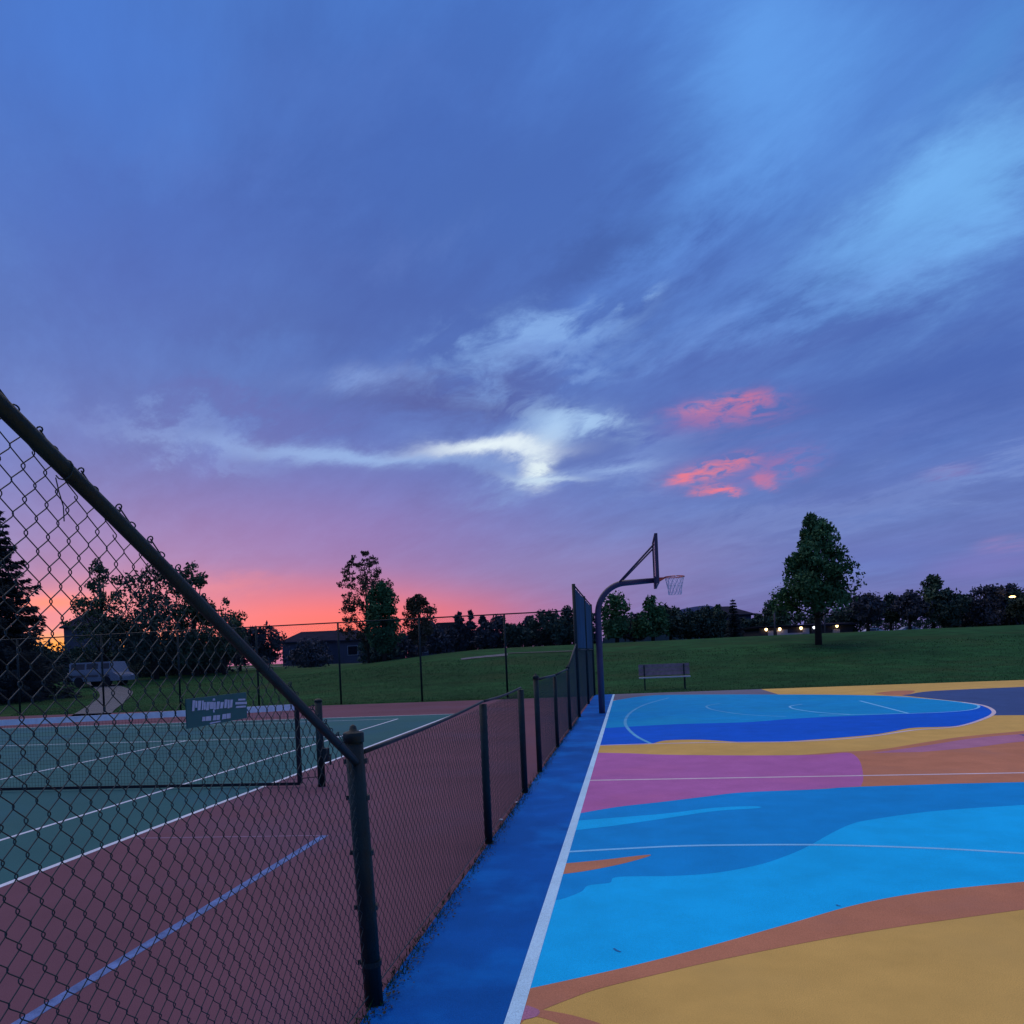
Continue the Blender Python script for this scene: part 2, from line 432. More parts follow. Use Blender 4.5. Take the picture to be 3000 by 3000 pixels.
def line(px_pts, z, w, m, label=None, world=False, par=None, nm='painted_line'):
    z = z*.2
    P = px_pts if world else G(px_pts, z)
    b = MB(); n = len(P)
    for i, p in enumerate(P):
        a = Vector(P[max(i-1, 0)]); c = Vector(P[min(i+1, n-1)]); d = (c-a).normalized(); q = Vector((-d.y, d.x))*w/2
        b.v += [(p[0]+q.x, p[1]+q.y, z), (p[0]-q.x, p[1]-q.y, z)]
    for i in range(n-1): b.f.append((2*i+1, 2*i+3, 2*i+2, 2*i))
    return b.build(nm, m, par or bc, label=label)
slab('painted_strip', FX-.001, -7, BLX-.01, 25.59, 0.0002, .0008, M_STRIP, bc, 'deep blue strip between the fence and the white baseline')
# boundaries traced as curves on the ground
b_orange_top = cr([(1532, 2900), (1814, 2838), (2046, 2780), (2311, 2706), (2518, 2648), (2725, 2611), (3000, 2583)])
b_orange_bot = cr([(1590, 2958), (1660, 2930), (1756, 2896), (1938, 2851), (2104, 2813), (2394, 2755), (2642, 2714), (3000, 2664)])
b_sky_top = cr([(1608, 2640), (1650, 2633), (1703, 2612), (1724, 2594), (1786, 2586), (1811, 2569), (1973, 2566), (2097, 2557), (2221, 2534), (2304, 2507), (2366, 2480), (2432, 2443), (2490, 2416), (2552, 2401), (2738, 2376), (3000, 2358)])
b_mid_top = cr([(1690, 2384), (1807, 2364), (1931, 2350), (2055, 2335), (2180, 2321), (2400, 2312), (2531, 2302), (2780, 2294), (3000, 2289)])
rev = lambda l: list(reversed(l))
area(ext(b_sky_top)+[(3700, 2540)]+rev(b_orange_top)+[(1520, 2903), (1570, 2700)], .004, M_SKY, 'bright sky blue painted sweep')
area(ext(b_mid_top)+rev(ext(b_sky_top))+[(1600, 2645)], .0045, M_MID, 'mid blue painted sweep above the sky blue one')
area(ext(b_orange_top)+rev(ext(b_orange_bot))+cr([(1590, 2958), (1680, 2975), (1790, 3010), (2000, 3100)])+[(1700, 3100)]+cr([(1690, 3020), (1600, 2985), (1545, 2982), (1500, 3030)])+[(1480, 3060)], .005, M_BROWN, 'terracotta painted band')
area(cr([(1545, 2945), (1580, 2960), (1570, 2978), (1520, 2990)]) + [(1510, 2960)], .0075, M_LAV, 'small faded lavender patch')
area(cr([(1680, 2405), (1807, 2395), (1952, 2383), (2097, 2366), (2213, 2362), (2217, 2368), (2097, 2376), (1952, 2397), (1807, 2418), (1670, 2434)]), .0085, M_SKY, 'light blue painted streak')
area(cr([(1640, 2531), (1766, 2519), (1906, 2504), (1832, 2528), (1724, 2550), (1630, 2563)]), .0085, M_BROWN, 'terracotta painted streak')
area(cr([(1745, 2205), (1850, 2207), (1952, 2211), (2200, 2213), (2400, 2211), (2480, 2205), (2508, 2216), (2523, 2240), (2529, 2281), (2522, 2303)])+rev(b_mid_top[:30]), .0065, M_PURP, 'purple painted block')
area(cr([(2300, 2216), (2440, 2204), (2573, 2196), (2700, 2176), (2821, 2158), (3000, 2141)])+[(3700, 2080), (3700, 2264), (3000, 2291), (2780, 2296), (2531, 2304), (2400, 2310)], .0055, M_BROWN, 'broad terracotta painted area on the right')
area(cr([(2552, 2206), (2700, 2186), (2850, 2163), (3000, 2150), (3300, 2130), (3300, 2150), (3000, 2172), (2850, 2190), (2700, 2203)]), .0075, M_LAV, 'lavender streak above the terracotta area')
area(cr([(2983, 2152), (3100, 2150), (3200, 2165), (3050, 2166)]), .0085, M_NAVY, 'navy blue painted fleck')
e_low = cr([(1750, 2184), (1850, 2182), (1906, 2179), (1952, 2169), (2055, 2167), (2180, 2174), (2304, 2172), (2531, 2155), (2614, 2143), (2676, 2132), (2800, 2127), (2879, 2107), (2909, 2087), (2883, 2070), (2867, 2064)])
e_mid = cr([(1772, 2133), (1973, 2122), (2180, 2116), (2304, 2107), (2407, 2101), (2656, 2090), (2821, 2081), (2867, 2070)])
e_top = cr([(1795, 2053), (1890, 2039), (2014, 2035), (2400, 2035), (2614, 2039), (2697, 2045), (2821, 2057), (2867, 2068)])
area(e_low+rev(e_mid), .006, M_DEEP, 'deep blue band inside the three point arc')
area(e_mid+rev(e_top), .0065, M_TURQ, 'turquoise area under the hoop')
area([(2640, 2037)]+cr([(2664, 2034), (2738, 2024), (3000, 2012)])+[(3700, 1978), (3700, 2100), (3000, 2095), (2880, 2096), (2905, 2087), (2883, 2068), (2821, 2056), (2697, 2043)], .0055, M_NAVY, 'navy painted area at the far right')
area(cr([(2560, 2031), (2620, 2024), (2680, 2024), (2650, 2037), (2600, 2037)]), .0045, M_BROWN, 'terracotta patch beyond the arc')
slab('painted_strip', BLX, 22.6, 4.2, 25.59, .0002, .0006, paint('grey_paint', (.16, .16, .22)), bc, 'grey strip along the far edge')
line([(BLX, -7), (BLX, 25.5)], .011, .066, M_LINE, 'white baseline beside the blue strip', world=True)
line([(-.5, 8.80), (20, 8.74)], .0105, .055, M_LINEP, 'straight pale line across the purple block', world=True)
line(cr([(1650, 2496), (1811, 2487), (2000, 2478), (2200, 2475), (2400, 2475), (2600, 2480), (2800, 2488), (3000, 2500), (3400, 2525)]), .0105, .042, M_LINEB, 'long curved pale blue line')
line(cr([(1752, 2184), (1906, 2179), (2097, 2175), (2304, 2173), (2450, 2166), (2560, 2156), (2676, 2139), (2800, 2129), (2879, 2107), (2912, 2087), (2885, 2068), (2821, 2057)]), .0105, .07, M_LINEP, 'three point line')
line(cr([(2400, 2095), (2531, 2093), (2700, 2089), (2800, 2084), (2850, 2078), (2868, 2070), (2846, 2062), (2738, 2049), (2614, 2041)]), .0112, .05, M_LINEB, 'inner arc line')
line(cr([(1960, 2044), (1890, 2064), (1848, 2087), (1832, 2111), (1838, 2132), (1865, 2157), (1906, 2178)]), .0108, .06, M_LINEF, 'faded arc near the baseline')
line(cr([(2110, 2061), (2078, 2066), (2070, 2071), (2093, 2080), (2180, 2093), (2304, 2099)]), .0108, .05, M_LINEF, 'faded middle arc')
line(cr([(2350, 2063), (2322, 2067), (2314, 2071), (2333, 2078), (2399, 2087), (2490, 2093)]), .0108, .05, M_LINEB, 'pale free throw arc')
line([(2519, 2053), (2662, 2090)], .0118, .06, M_LINEB, 'pale free throw line')

# scuffs on the paint
random.seed(21)
M_SCUFF = mat('scuff', (.004, .16, .40), .9)
for (ax, ay, bx_, by_) in ((1798, 2778, 1818, 2788), (2450, 2650, 2462, 2653)):
    line([(ax, ay), ((ax+bx_)/2, (ay+by_)/2+2), (bx_, by_)], .014, .012, M_SCUFF, 'short dark scuff', nm='scuff')
# tennis court paint
TXD, TXS = -4.50, -5.74; YT = gp(1100, 2099).y
poly([(TXD, -7), (TXD, YT), (-40, YT), (-40, -7)], .0007, 'green_playing_area', M_TGRN, tcour)
def tl(a, b, w=.05, m=M_TLINE, z=.007, label=None): return line([a, b], z, w, m, label, True, tcour, 'court_line')
tl((TXD, -7), (TXD, YT), .06, label='white doubles sideline')
tl((TXS, -7), (TXS, YT-1), .05, label='white singles sideline')
tl((-9.07, -3), (-9.07, 14.5), .05, label='white centre service line')
tl((TXD, YT), (-40, YT), .05, label='far baseline')
tl((TXS, 14.5), (-14, 14.5), .04, label='far service line')
tl((TXS, YT-1.0), (-14, YT-1.0), .03)
tl((-2.66, -7), (-2.66, 6.25), .07, M_TBLUE, label='faded blue line on the red surround')
tl((-4.4, 6.2), (-2.70, 6.25), .022, mat('thin_violet', (.22, .15, .26), .8), label='thin violet line meeting the blue one')

# ------------------------------------------------------------------ chain link
def link_mesh(axis, a0, a1, X, topf, r=.0019, p=.060, pv=.067, sub=1, n=3, z0=.04, hook=0.0, jit=.0):
    """woven zigzag wires; axis 'y': runs along y at x=X ; axis 'x': along x at y=X"""
    vs = []; fs = []
    k = 0; a = a0+p/4
    h = pv/2; amp = p/4+.0018
    while a < a1:
        top = topf(a); pts = []; j = 0
        nj = int((top-z0)/h)
        ju = random.uniform(-jit, jit)
        for j in range(nj+1):
            s = 1 if ((j+k) % 2) else -1
            z = z0+j*h
            if sub == 1: pts.append((a+s*amp, r*.9*s, z))
            else:
                pts.append((a+s*amp*.97, -r*1.2*s, z-.0045)); pts.append((a+s*(amp+.0015), 0, z)); pts.append((a+s*amp*.97, r*1.2*s, z+.0045))
        base = len(vs); m = len(pts)
        for i, (t, o, z) in enumerate(pts):
            q = pts[min(i+1, m-1)]; pr = pts[max(i-1, 0)]
            dt, dzz = q[0]-pr[0], q[2]-pr[2]; ln = math.hypot(dt, dzz) or 1
            nt_, nz_ = dzz/ln, -dt/ln
            for kk in range(n):
                an = 2*math.pi*kk/n
                ct, co = math.cos(an)*r, math.sin(an)*r
                A = t+nt_*ct; O = X+o+co+ju*math.sin(z*6+a*2); Zz = z+nz_*ct
                vs.append((O, A, Zz) if axis == 'y' else (A, O, Zz))
        for i in range(m-1):
            for kk in range(n):
                fs.append((base+i*n+kk, base+i*n+(kk+1) % n, base+(i+1)*n+(kk+1) % n, base+(i+1)*n+kk))
        a += p/2; k += 1
    b = MB(); b.v = vs; b.f = fs; return b

fence = empty('chain_link_fence', (FX, 10, 0), 'dark green chain link fence dividing the courts, low in the middle, tall at both ends', 'fence')
ZL = 1.13
# sloping rail in front, from measurements
p_a = onx(0, 1190, FX); p_b = onx(1028, 2205, FX)
slope = (p_a.z-p_b.z)/(p_a.y-p_b.y)
P1 = gp(1092, 2940).y
def rail_z(y): return p_b.z+slope*(y-p_b.y)
Y0 = .55
ypost = [P1, 5.95, 8.1, 9.5, 11.95, 14.6]
def post(y, h, r=.032, cap=False, lean=0.0, x=FX, big=False):
    b = MB(); b.tube([(x, y, -.02), (x-lean*.5, y-lean*.3, h*.5), (x-lean, y-lean*.6, h)], r, 12, True)
    o = b.build('post', M_POST, fence, smooth=False)
    for pl in o.data.polygons: pl.use_smooth = len(pl.vertices) == 4
    if cap:
        c = MB(); c.lathe([(r*1.14, -.035), (r*1.14, .004), (r*1.0, .010), (r*.45, .016), (r*.34, .034), (r*.12, .042)], (x-lean, y-lean*.6, h), 14)
        co = c.build('post_cap', M_POST, fence, smooth=True)
    return o
post(P1, ZL+.05, .040, True, .035)
for y, c, r_ in ((5.95, 0, .032), (8.1, 0, .034), (9.5, 1, .034), (11.95, 0, .03), (14.6, 1, .034)):
    post(y, ZL-.02+(.09 if c else 0), r_, bool(c))
for y in (17.3, 21.4, 25.4): post(y, 3.02, .04, False)
post(Y0-.2, rail_z(Y0-.2), .04)
def band(y, z, x=FX, r=.045):
    b = MB(); b.lathe([(r, -.011), (r, .011)], (x, y, z), 14); b.box((x-r-.016, y-.004, z-.010), (x, y+.004, z+.010)); b.build('tension_band', M_POST, fence)
for z in (.18, .42, .66, .9, 1.06): band(P1-.0, z, FX-.035*z/1.18, .045)
# rails
b = MB(); b.tube([(FX, Y0-.2, rail_z(Y0-.2)), (FX, 1.6, rail_z(1.6)+.004), (FX-.02, P1-.03, rail_z(P1-.03)-.0)], .0178, 12)
b.build('sloping_rail', M_POST, fence, smooth=True)
pr = [P1]+ypost[1:3]
for a, c in ((P1, 5.95), (5.95, 8.1)):
    b = MB(); b.tube([(FX-.0, a+(c-a)*t, ZL-.014*math.sin(math.pi*t)-(.03 if a == P1 else 0)*(1-t)) for t in [i/8 for i in range(9)]], .011, 8)
    b.build('top_rail', M_POST, fence, smooth=True)
for a, c, za, zc_ in ((9.5, 11.95, ZL+.03, ZL), (11.95, 14.6, ZL, ZL+.03), (14.6, 17.3, ZL+.03, 1.66), (17.3, 21.4, 3.0, 3.0), (21.4, 25.4, 3.0, 3.0), (17.3, 21.4, 1.52, 1.52), (21.4, 25.4, 1.52, 1.52)):
    b = MB(); b.tube([(FX, a, za), (FX, c, zc_)], .018, 8)
    b.build('mid_rail' if za == 1.52 else 'top_rail', M_POST, fence, smooth=True)
# tension wire at the bottom
for a, c in ((Y0, 8.1), (9.5, 25.4)):
    b = MB(); b.tube([(FX-.01, a, .05), (FX-.01, c, .05)], .003, 5); b.build('bottom_wire', M_WIRE, fence)
# mesh panels; behind the rail on the tennis side
mx = FX-.020
link_mesh('y', Y0-.15, P1-.06, mx, lambda y: rail_z(y)+.018, r=.00135, sub=3, n=5, jit=.003).build('mesh_panel', M_WIRE, fence, kind='stuff', label='sloping chain link panel rising toward the camera')
M_WIRE2 = mat('teal_vinyl_wire', (.010, .055, .080), .55, spec=.2)
for a, c, t0, t1, sb in ((P1+.05, 5.9, ZL-.02, ZL-.02, 1), (6.0, 8.05, ZL-.02, ZL-.02, 1), (9.55, 11.9, ZL, ZL, 1), (12.0, 14.55, ZL, ZL, 1), (14.65, 17.25, ZL+.02, 1.65, 1), (17.35, 21.35, 2.98, 2.98, 1), (21.45, 25.3, 2.98, 2.98, 1)):
    link_mesh('y', a, c, mx, lambda y: t0+(t1-t0)*(y-a)/(c-a), r=.0015, sub=1, n=3, jit=.002).build('mesh_panel', M_WIRE if a < 9 else M_WIRE2, fence, kind='stuff')
# teal windscreen laced to the upper half of the tall section
M_SCREEN = mat('teal_windscreen', (.018, .085, .150), .8, var=.18, scale=1.5, bump=.6, bscale=5, spec=.15)
for a, c in ((17.36, 21.34), (21.46, 25.34)):
    b = MB(); n_ = 16
    for i in range(n_+1):
        yy = a+(c-a)*i/n_; ww = .012*math.sin(i*1.9)
        for zz in (1.56, 2.25, 2.95): b.v.append((FX+.012+ww*(1 if zz == 2.25 else .3), yy, zz-.015*math.sin(math.pi*((i*4/n_) % 1))*(zz > 2.5)))
    for i in range(n_):
        for j in range(2): b.f.append((i*3+j, i*3+3+j, i*3+4+j, i*3+1+j))
    b.build('windscreen', M_SCREEN, fence, smooth=True)
# knuckled wire ends curling over the sloping rail
random.seed(3)
sa = math.atan(slope); tv = Vector((0, math.cos(sa), math.sin(sa))); nv = Vector((0, -math.sin(sa), math.cos(sa)))
def onrail(y, s_, n_, xo=0.0):
    p = Vector((FX-.010+xo, y, rail_z(y))); p = p+tv*s_+nv*n_; return p
y = 1.145; i = 0
while y < P1-.25:
    q = random.uniform(.8, 1.25); big = y < 2.2
    b = MB(); u1 = (.039 if big else .030)*random.uniform(.95, 1.15)
    b.tube([onrail(y, -.012, .012, -.012), onrail(y, -.008, .03)]+[onrail(y, -.001+.0075*q*math.cos(t), u1+.0075*q*math.sin(t), .004*math.sin(t)) for t in np.linspace(3.4, -2.2, 10)]+[onrail(y, .004, u1-.009, .005)], .0018, 6)
    b.build('wire_end', M_WIRE, fence)
    b = MB()
    b.tube([onrail(y, .000, u1+.002)]+[onrail(y, .052*q, u1-.010)]+[onrail(y, .056*q+.007*math.cos(t), u1-.008+.007*math.sin(t), .004*math.cos(t)) for t in np.linspace(2.6, -1.3, 8)]+[onrail(y, .062*q, .014, -.004)], .0018, 6)
    b.build('wire_end', M_WIRE, fence)
    y += random.choice([.115, .115, .12]) if big else .06*random.choice([2, 3]); i += 1
# tie wires
for ty in (1.45, 2.3, 2.9):
    z = rail_z(ty); b = MB()
    b.tube([(FX+.021*math.cos(t), ty+.004*math.sin(t), z+.022*math.sin(t)) for t in np.linspace(-2.6, 2.9, 12)], .0016, 5)
    b.build('tie_wire', M_WIRE, fence)
    if ty < 2:
        b = MB(); b.tube([(FX-.021, ty, z-.015), (FX-.018, ty+.004, z-.045), (FX-.022, ty+.020, z-.072), (FX-.020, ty+.018, z-.105)], .0013, 5); b.build('tie_wire', M_WIRE, fence)

# far fence of the tennis court
YF = 25.6
ff = empty('far_chain_link_fence', (-15, YF, 0), 'tall thin chain link fence across the far end of the tennis court', 'fence')
rz = lambda x: 2.86
pxs = []
for ppx, ppy in ((1485, 1990), (1237, 2050), (1000, 2065), (760, 2080), (530, 2090), (306, 2100), (60, 2110), (-200, 2110), (-460, 2120)):
    pxs.append(ony(ppx, ppy, YF).x)
for x in pxs:
    b = MB(); b.tube([(x, YF, -.02), (x, YF, 2.86)], .035, 8); b.build('post', M_POST, ff, smooth=True)
b = MB(); b.tube([(pxs[-1], YF, 2.86), (FX, YF, 2.86)], .022, 8); b.build('top_rail', M_POST, ff, smooth=True)
link_mesh('x', pxs[-1], FX-.05, YF-.03, lambda x: 2.86, r=.0017, n=3).build('mesh_panel', M_WIREF, ff, kind='stuff')

# contractor's plate wired to the fence
SX = FX+.012
c4 = [onx(*q, SX) for q in ((545, 2045), (724, 2030), (722, 2106), (549, 2133))]
pl = empty('fence_plate', c4[3], 'small teal plate with blurred white lettering wired to the chain link', 'sign')
yA = (c4[0].y+c4[3].y)/2; yB = (c4[1].y+c4[2].y)/2; zB = (c4[2].z+c4[3].z)/2; zT = (c4[0].z+c4[1].z)/2
b = MB(); b.box((SX-.003, min(yA, yB), zB), (SX, max(yA, yB), zT)); b.build('plate', mat('teal_plastic', (.004, .095, .105), .5, var=.15, scale=8), pl)
M_WH = mat('white_print', (.34, .46, .68), .6, var=.15, scale=60)
def blockpx(name, quads):
    b = MB()
    for q in quads:
        pts = [onx(x, y, SX+.0015) for x, y in q]
        b.add(pts+[p-Vector((.001, 0, 0)) for p in pts], [(0, 1, 2, 3), (0, 4, 5, 1), (1, 5, 6, 2), (2, 6, 7, 3), (3, 7, 4, 0)])
    b.build(name, M_WH, pl)
def cp(x, y): return (500+x*.145, 1980+y*.145)
random.seed(12)
qs = []
x = 435
def tb(x):  # top/bottom of the big word
    f = (x-435)/(1250-435); top = 500-25*f if (x < 630 or x > 1080) else 535-15*f; bot = 715-75*f; return top, bot
while x < 1240:
    w = random.choice([40, 60, 75]); t, bo = tb(x)
    t += random.uniform(-8, 8); bo += random.uniform(-12, 10)
    if 470 < x < 530: bo -= 60
    qs.append([cp(x, bo), cp(x+w, bo-5), cp(x+w, t-3), cp(x, t)])
    if random.random() < .5: qs[-1] = [cp(x, bo), cp(x+w*.75, bo-5), cp(x+w, t-3), cp(x+w*.2, t)]
    x += w+random.choice([2, 5, 9])
qs.append([cp(860, 740), cp(890, 740), cp(885, 680), cp(858, 680)]); qs.append([cp(850, 500), cp(900, 500), cp(895, 455), cp(860, 455)])
blockpx('large_lettering', qs)
blockpx('small_lettering', [[cp(1365, 500), cp(1510, 495), cp(1510, 460), cp(1370, 463)], [cp(1310, 578), cp(1540, 570), cp(1540, 522), cp(1310, 530)], [cp(1320, 650), cp(1520, 635), cp(1520, 600), cp(1330, 610)]])
blockpx('number_lettering', [[cp(635, 918), cp(700, 912), cp(700, 825), cp(645, 830)], [cp(710, 912), cp(815, 905), cp(820, 812), cp(712, 822)], [cp(855, 900), cp(920, 895), cp(922, 795), cp(862, 800)], [cp(930, 893), cp(990, 890), cp(1000, 790), cp(932, 795)], [cp(1040, 880), cp(1120, 868), cp(1125, 768), cp(1050, 775)], [cp(1132, 865), cp(1210, 855), cp(1212, 755), cp(1135, 765)], [cp(790, 975), cp(1010, 930), cp(1010, 905), cp(800, 945)]])

# ------------------------------------------------------------------ tennis net
YN = gp(943, 2304).y; XN = gp(943, 2304).x
net = empty('tennis_net', (XN, YN, 0), 'tennis net with white headband stretched across the green court', 'net')
b = MB(); b.tube([(XN, YN, 0), (XN, YN, 1.02)], .045, 14); b.lathe([(.047, 0), (.047, .02), (.03, .035), (.005, .04)], (XN, YN, 1.02), 14); b.build('net_post', M_POST, net, smooth=True)
b = MB(); b.lathe([(.03, -.02), (.03, .02)], (XN+.06, YN, .38), 10); b.tube([(XN+.03, YN, .38), (XN+.13, YN, .38), (XN+.13, YN-.02, .26)], .012, 8); b.box((XN+.04, YN-.04, .30), (XN+.10, YN+.04, .46)); b.build('crank', M_POST, net, smooth=False)
x1 = XN-.28; x0 = XN-13.0
M_NET = mat('black_net_cord', (.012, .014, .018), .9)
def nsag(x): return .915+.09*abs((x-(x0+x1)/2)/((x1-x0)/2))**1.6
b = MB(); n_ = 40
for s_ in (-1,):
    for i in range(n_):
        xa = x0+(x1-x0)*i/n_; xb = x0+(x1-x0)*(i+1)/n_; za, zb = nsag(xa), nsag(xb)
        vs = [(xa, YN-.008, za-.075), (xb, YN-.008, zb-.075), (xb, YN-.006, zb), (xa, YN-.006, za), (xa, YN+.008, za-.075), (xb, YN+.008, zb-.075), (xb, YN+.006, zb), (xa, YN+.006, za)]
        b.add(vs, [(0, 1, 2, 3), (5, 4, 7, 6), (3, 2, 6, 7), (1, 0, 4, 5)])
b.build('headband', mat('white_webbing', (.80, .80, .84), .8, var=.12, scale=10), net)
b = MB(); x = x0
while x < x1: b.tube([(x, YN, .05), (x, YN, nsag(x)-.07)], .0014, 3, False); x += .045
z = .06
while z < .86: b.tube([(x0, YN, z+.03), ((x0+x1)/2, YN, z), (x1, YN, z+.03)], .0014, 3, False); z += .045
b.build('net_mesh', M_NET, net, kind='stuff')
b = MB(); b.box((x1-.022, YN-.012, .04), (x1+.03, YN+.012, 1.0)); b.build('side_band', M_NET, net)
b = MB(); b.box((x0, YN-.008, .02), (x1, YN+.008, .055)); b.build('bottom_band', M_NET, net)
for za_ in (.96, .1):
    b = MB(); b.tube([(x1, YN, za_), (XN, YN, za_+.02)], .005, 6); b.build('net_cable', M_NET, net)

# ------------------------------------------------------------------ basketball hoop
HY = 18.1
hp = ony(1764, 2083, HY); HX = hp.x
M_HP = mat('grey_painted_pole', (.06, .05, .10), .45, var=.12, scale=5, bump=.2, spec=.5)
M_BB = mat('backboard_paint', (.16, .17, .26), .4, var=.05)
hoop = empty('basketball_hoop', (HX, HY, 0), 'gooseneck basketball hoop with orange rim and white net at the far end of the fence', 'basketball hoop')
zA = ony(1880, 1705, HY).z; XB = ony(1920, 1650, HY).x
pts = [(HX, HY, 0), (HX, HY, 1.2), (HX, HY, zA-.72)]+[(HX+.68-.68*math.cos(t), HY, zA-.72+.72*math.sin(t)) for t in np.linspace(.12, math.pi/2, 12)]+[(XB-.05, HY, zA+.02)]
b = MB(); b.tube(pts, [.075]*3+[.07]*12+[.06], 16); b.build('pole', M_HP, hoop, smooth=True)
b = MB(); b.box((XB-.05, HY-.10, zA-.17), (XB-.0, HY+.10, zA+.10)); b.build('mount_plate', M_HP, hoop)
zb0, zb1 = zA-.12, zA+.97
b = MB(); b.box((XB, HY-.80, zb0), (XB+.035, HY+.80, zb1)); bb = b.build('backboard', M_BB, hoop)
b = MB()
for lo, hi in (((XB-.03, HY-.83, zb0-.0), (XB+.04, HY-.80, zb1)), ((XB-.03, HY+.80, zb0), (XB+.04, HY+.83, zb1)), ((XB-.03, HY-.83, zb1), (XB+.04, HY+.83, zb1+.03))): b.box(lo, hi)
b.build('backboard_frame', mat('dark_frame', (.05, .045, .09), .5), hoop)
bz = ony(1815, 1703, HY)
for s_ in (-1, 1):
    b = MB(); b.tube([(bz.x+(.03 if s_ > 0 else 0), HY+s_*.05, zA+.03), (XB-.03, HY+s_*.42, zb1-.16)], .022, 8); b.build('brace', M_HP, hoop, smooth=True)
RX = XB+.035+.16+.225; RZ = ony(1975, 1690, HY).z
M_OR = mat('orange_rim_paint', (.85, .12, .05), .45)
b = MB(); b.tube([(RX+.225*math.cos(t), HY+.225*math.sin(t), RZ) for t in np.linspace(0, 2*math.pi, 33)], .013, 8, False)
b.build('rim', M_OR, hoop, smooth=True)
b = MB(); b.box((XB+.035, HY-.08, RZ-.13), (XB+.05, HY+.08, RZ+.02)); b.add([(XB+.05, HY-.06, RZ), (RX-.21, HY-.06, RZ), (RX-.21, HY+.06, RZ), (XB+.05, HY+.06, RZ), (XB+.05, HY-.06, RZ-.11), (XB+.05, HY+.06, RZ-.11), (RX-.21, HY-.06, RZ-.02), (RX-.21, HY+.06, RZ-.02)], [(0, 1, 2, 3), (0, 4, 6, 1), (3, 2, 7, 5), (4, 5, 7, 6), (1, 6, 7, 2)])
b.build('rim_bracket', M_OR, hoop)
b = MB(); nn_ = 12
def nr(t): return .22*(1-.42*t) if t < .7 else .22*(.706)+0*.0-.02*(t-.7)
for d_ in (1, -1):
    for k in range(nn_):
        b.tube([(RX+nr(t)*math.cos(2*math.pi*(k+d_*t*2.0)/nn_), HY+nr(t)*math.sin(2*math.pi*(k+d_*t*2.0)/nn_), RZ-.41*t) for t in np.linspace(0, 1, 10)], .0045, 4, False)
for t in (.5, 1.0): b.tube([(RX+nr(t)*math.cos(a), HY+nr(t)*math.sin(a), RZ-.41*t) for a in np.linspace(0, 2*math.pi, 17)], .004, 4, False)
b.build('net', mat('white_net_cord', (.75, .75, .8), .8), hoop)

# ------------------------------------------------------------------ bench
BY = 28.0
bl = ony(1872, 1985, BY).x; br = ony(2022, 1985, BY).x; gz = zt((bl+br)/2, BY)
bench = empty('park_bench', ((bl+br)/2, BY, gz), 'grey slatted park bench on the grass beyond the basketball court', 'bench')
zt0 = ony(1950, 1944, BY).z; zs = ony(1950, 1983, BY).z
M_WD = mat('grey_wood', (.26, .20, .22), .85, var=.2, scale=8)
M_AL = mat('pale_seat_edge', (.55, .60, .66), .5)
for k in range(3):
    z0_ = zs+.06+k*(zt0-zs-.06)/3; b = MB(); b.box((bl, BY+.16+.02*k, z0_), (br, BY+.20+.02*k, z0_+(zt0-zs-.06)/3-.012)); b.build('back_slat', M_WD, bench)
for k in range(3):
    b = MB(); b.box((bl, BY-.22+k*.125, zs-.02), (br, BY-.11+k*.125, zs+.02)); b.build('seat_slat', M_AL if k == 0 else M_WD, bench, label='pale front slat of the seat' if k == 0 else None)
for x in (bl+.2, br-.2):
    b = MB(); b.box((x-.02, BY-.2, gz), (x+.02, BY-.17, zs-.02)); b.box((x-.02, BY+.11, gz), (x+.02, BY+.158, zt0-.03)); b.box((x-.03, BY-.15, zs-.06), (x+.03, BY+.11, zs-.021)); b.build('leg', M_POST, bench)

# ------------------------------------------------------------------ paths on the grass
def drapepoly(px_pts, name, m, label, up=.02, sub=5):
    P = [drape(x, y, up) for x, y in px_pts]
    return P
M_WORN = mat('worn_path', (.035, .060, .045), .95, var=.3, scale=3)
def pathstrip(left, right, name, label, up=.03, n=24, m=None):
    Lp = [drape(*q, up) for q in cr(left, n)]; Rp = [drape(*q, up) for q in cr(right, n)]
    b = MB()
    for p, q in zip(Lp, Rp):
        b.v += [tuple(p), tuple(q)]
    for i in range(len(Lp)-1):
        b.f.append((2*i, 2*i+1, 2*i+3, 2*i+2))
    tag(b.build(name, m or M_CONC), label, kind='structure')
pathstrip([(190, 2108), (250, 2072), (292, 2040), (272, 2012), (245, 2000)], [(320, 2102), (335, 2080), (372, 2050), (385, 2022), (300, 1996)], 'path', 'pale concrete path curving up from the tennis court past the fence post')
pathstrip([(1350, 1929), (1420, 1921), (1487, 1914)], [(1352, 1933), (1420, 1926), (1487, 1921)], 'path', 'short bright stretch of path crossing the field', n=8)
pathstrip([(1490, 1912), (1690, 1905)], [(1490, 1915), (1690, 1908)], 'path', 'thin stretch of path beyond the low fence', n=8, m=M_WORN)
pathstrip([(620, 1958), (900, 1945)], [(620, 1963), (900, 1949)], 'path', 'faint stretch of path in front of the hip roofed house', n=8, m=M_WORN)

# grass tufts near the far edge of the courts
random.seed(5)
b = MB()
for i in range(60000):
    y = 25.7+random.random()**2.0*22; 
    x = random.uniform(-.75*y-4, .85*y)
    if y < 25.75 and x > 0: continue
    if x < FX and y < 25.0: continue
    z = zt(x, y); h = random.uniform(.02, .045)*(1+(y-26)/30); w = random.uniform(.005, .011)*(1+(y-26)/14)
    a = random.uniform(0, math.pi); dx, dy = math.cos(a)*w, math.sin(a)*w; lx, ly = random.gauss(0, .03), random.gauss(0, .03)
    n = len(b.v); b.v += [(x-dx, y-dy, z-.01), (x+dx, y+dy, z-.01), (x+lx, y+ly, z+h)]; b.f.append((n, n+1, n+2))
tag(b.build('grass', M_BLADE), 'short grass blades along the edge of the field', 'grass', kind='stuff')
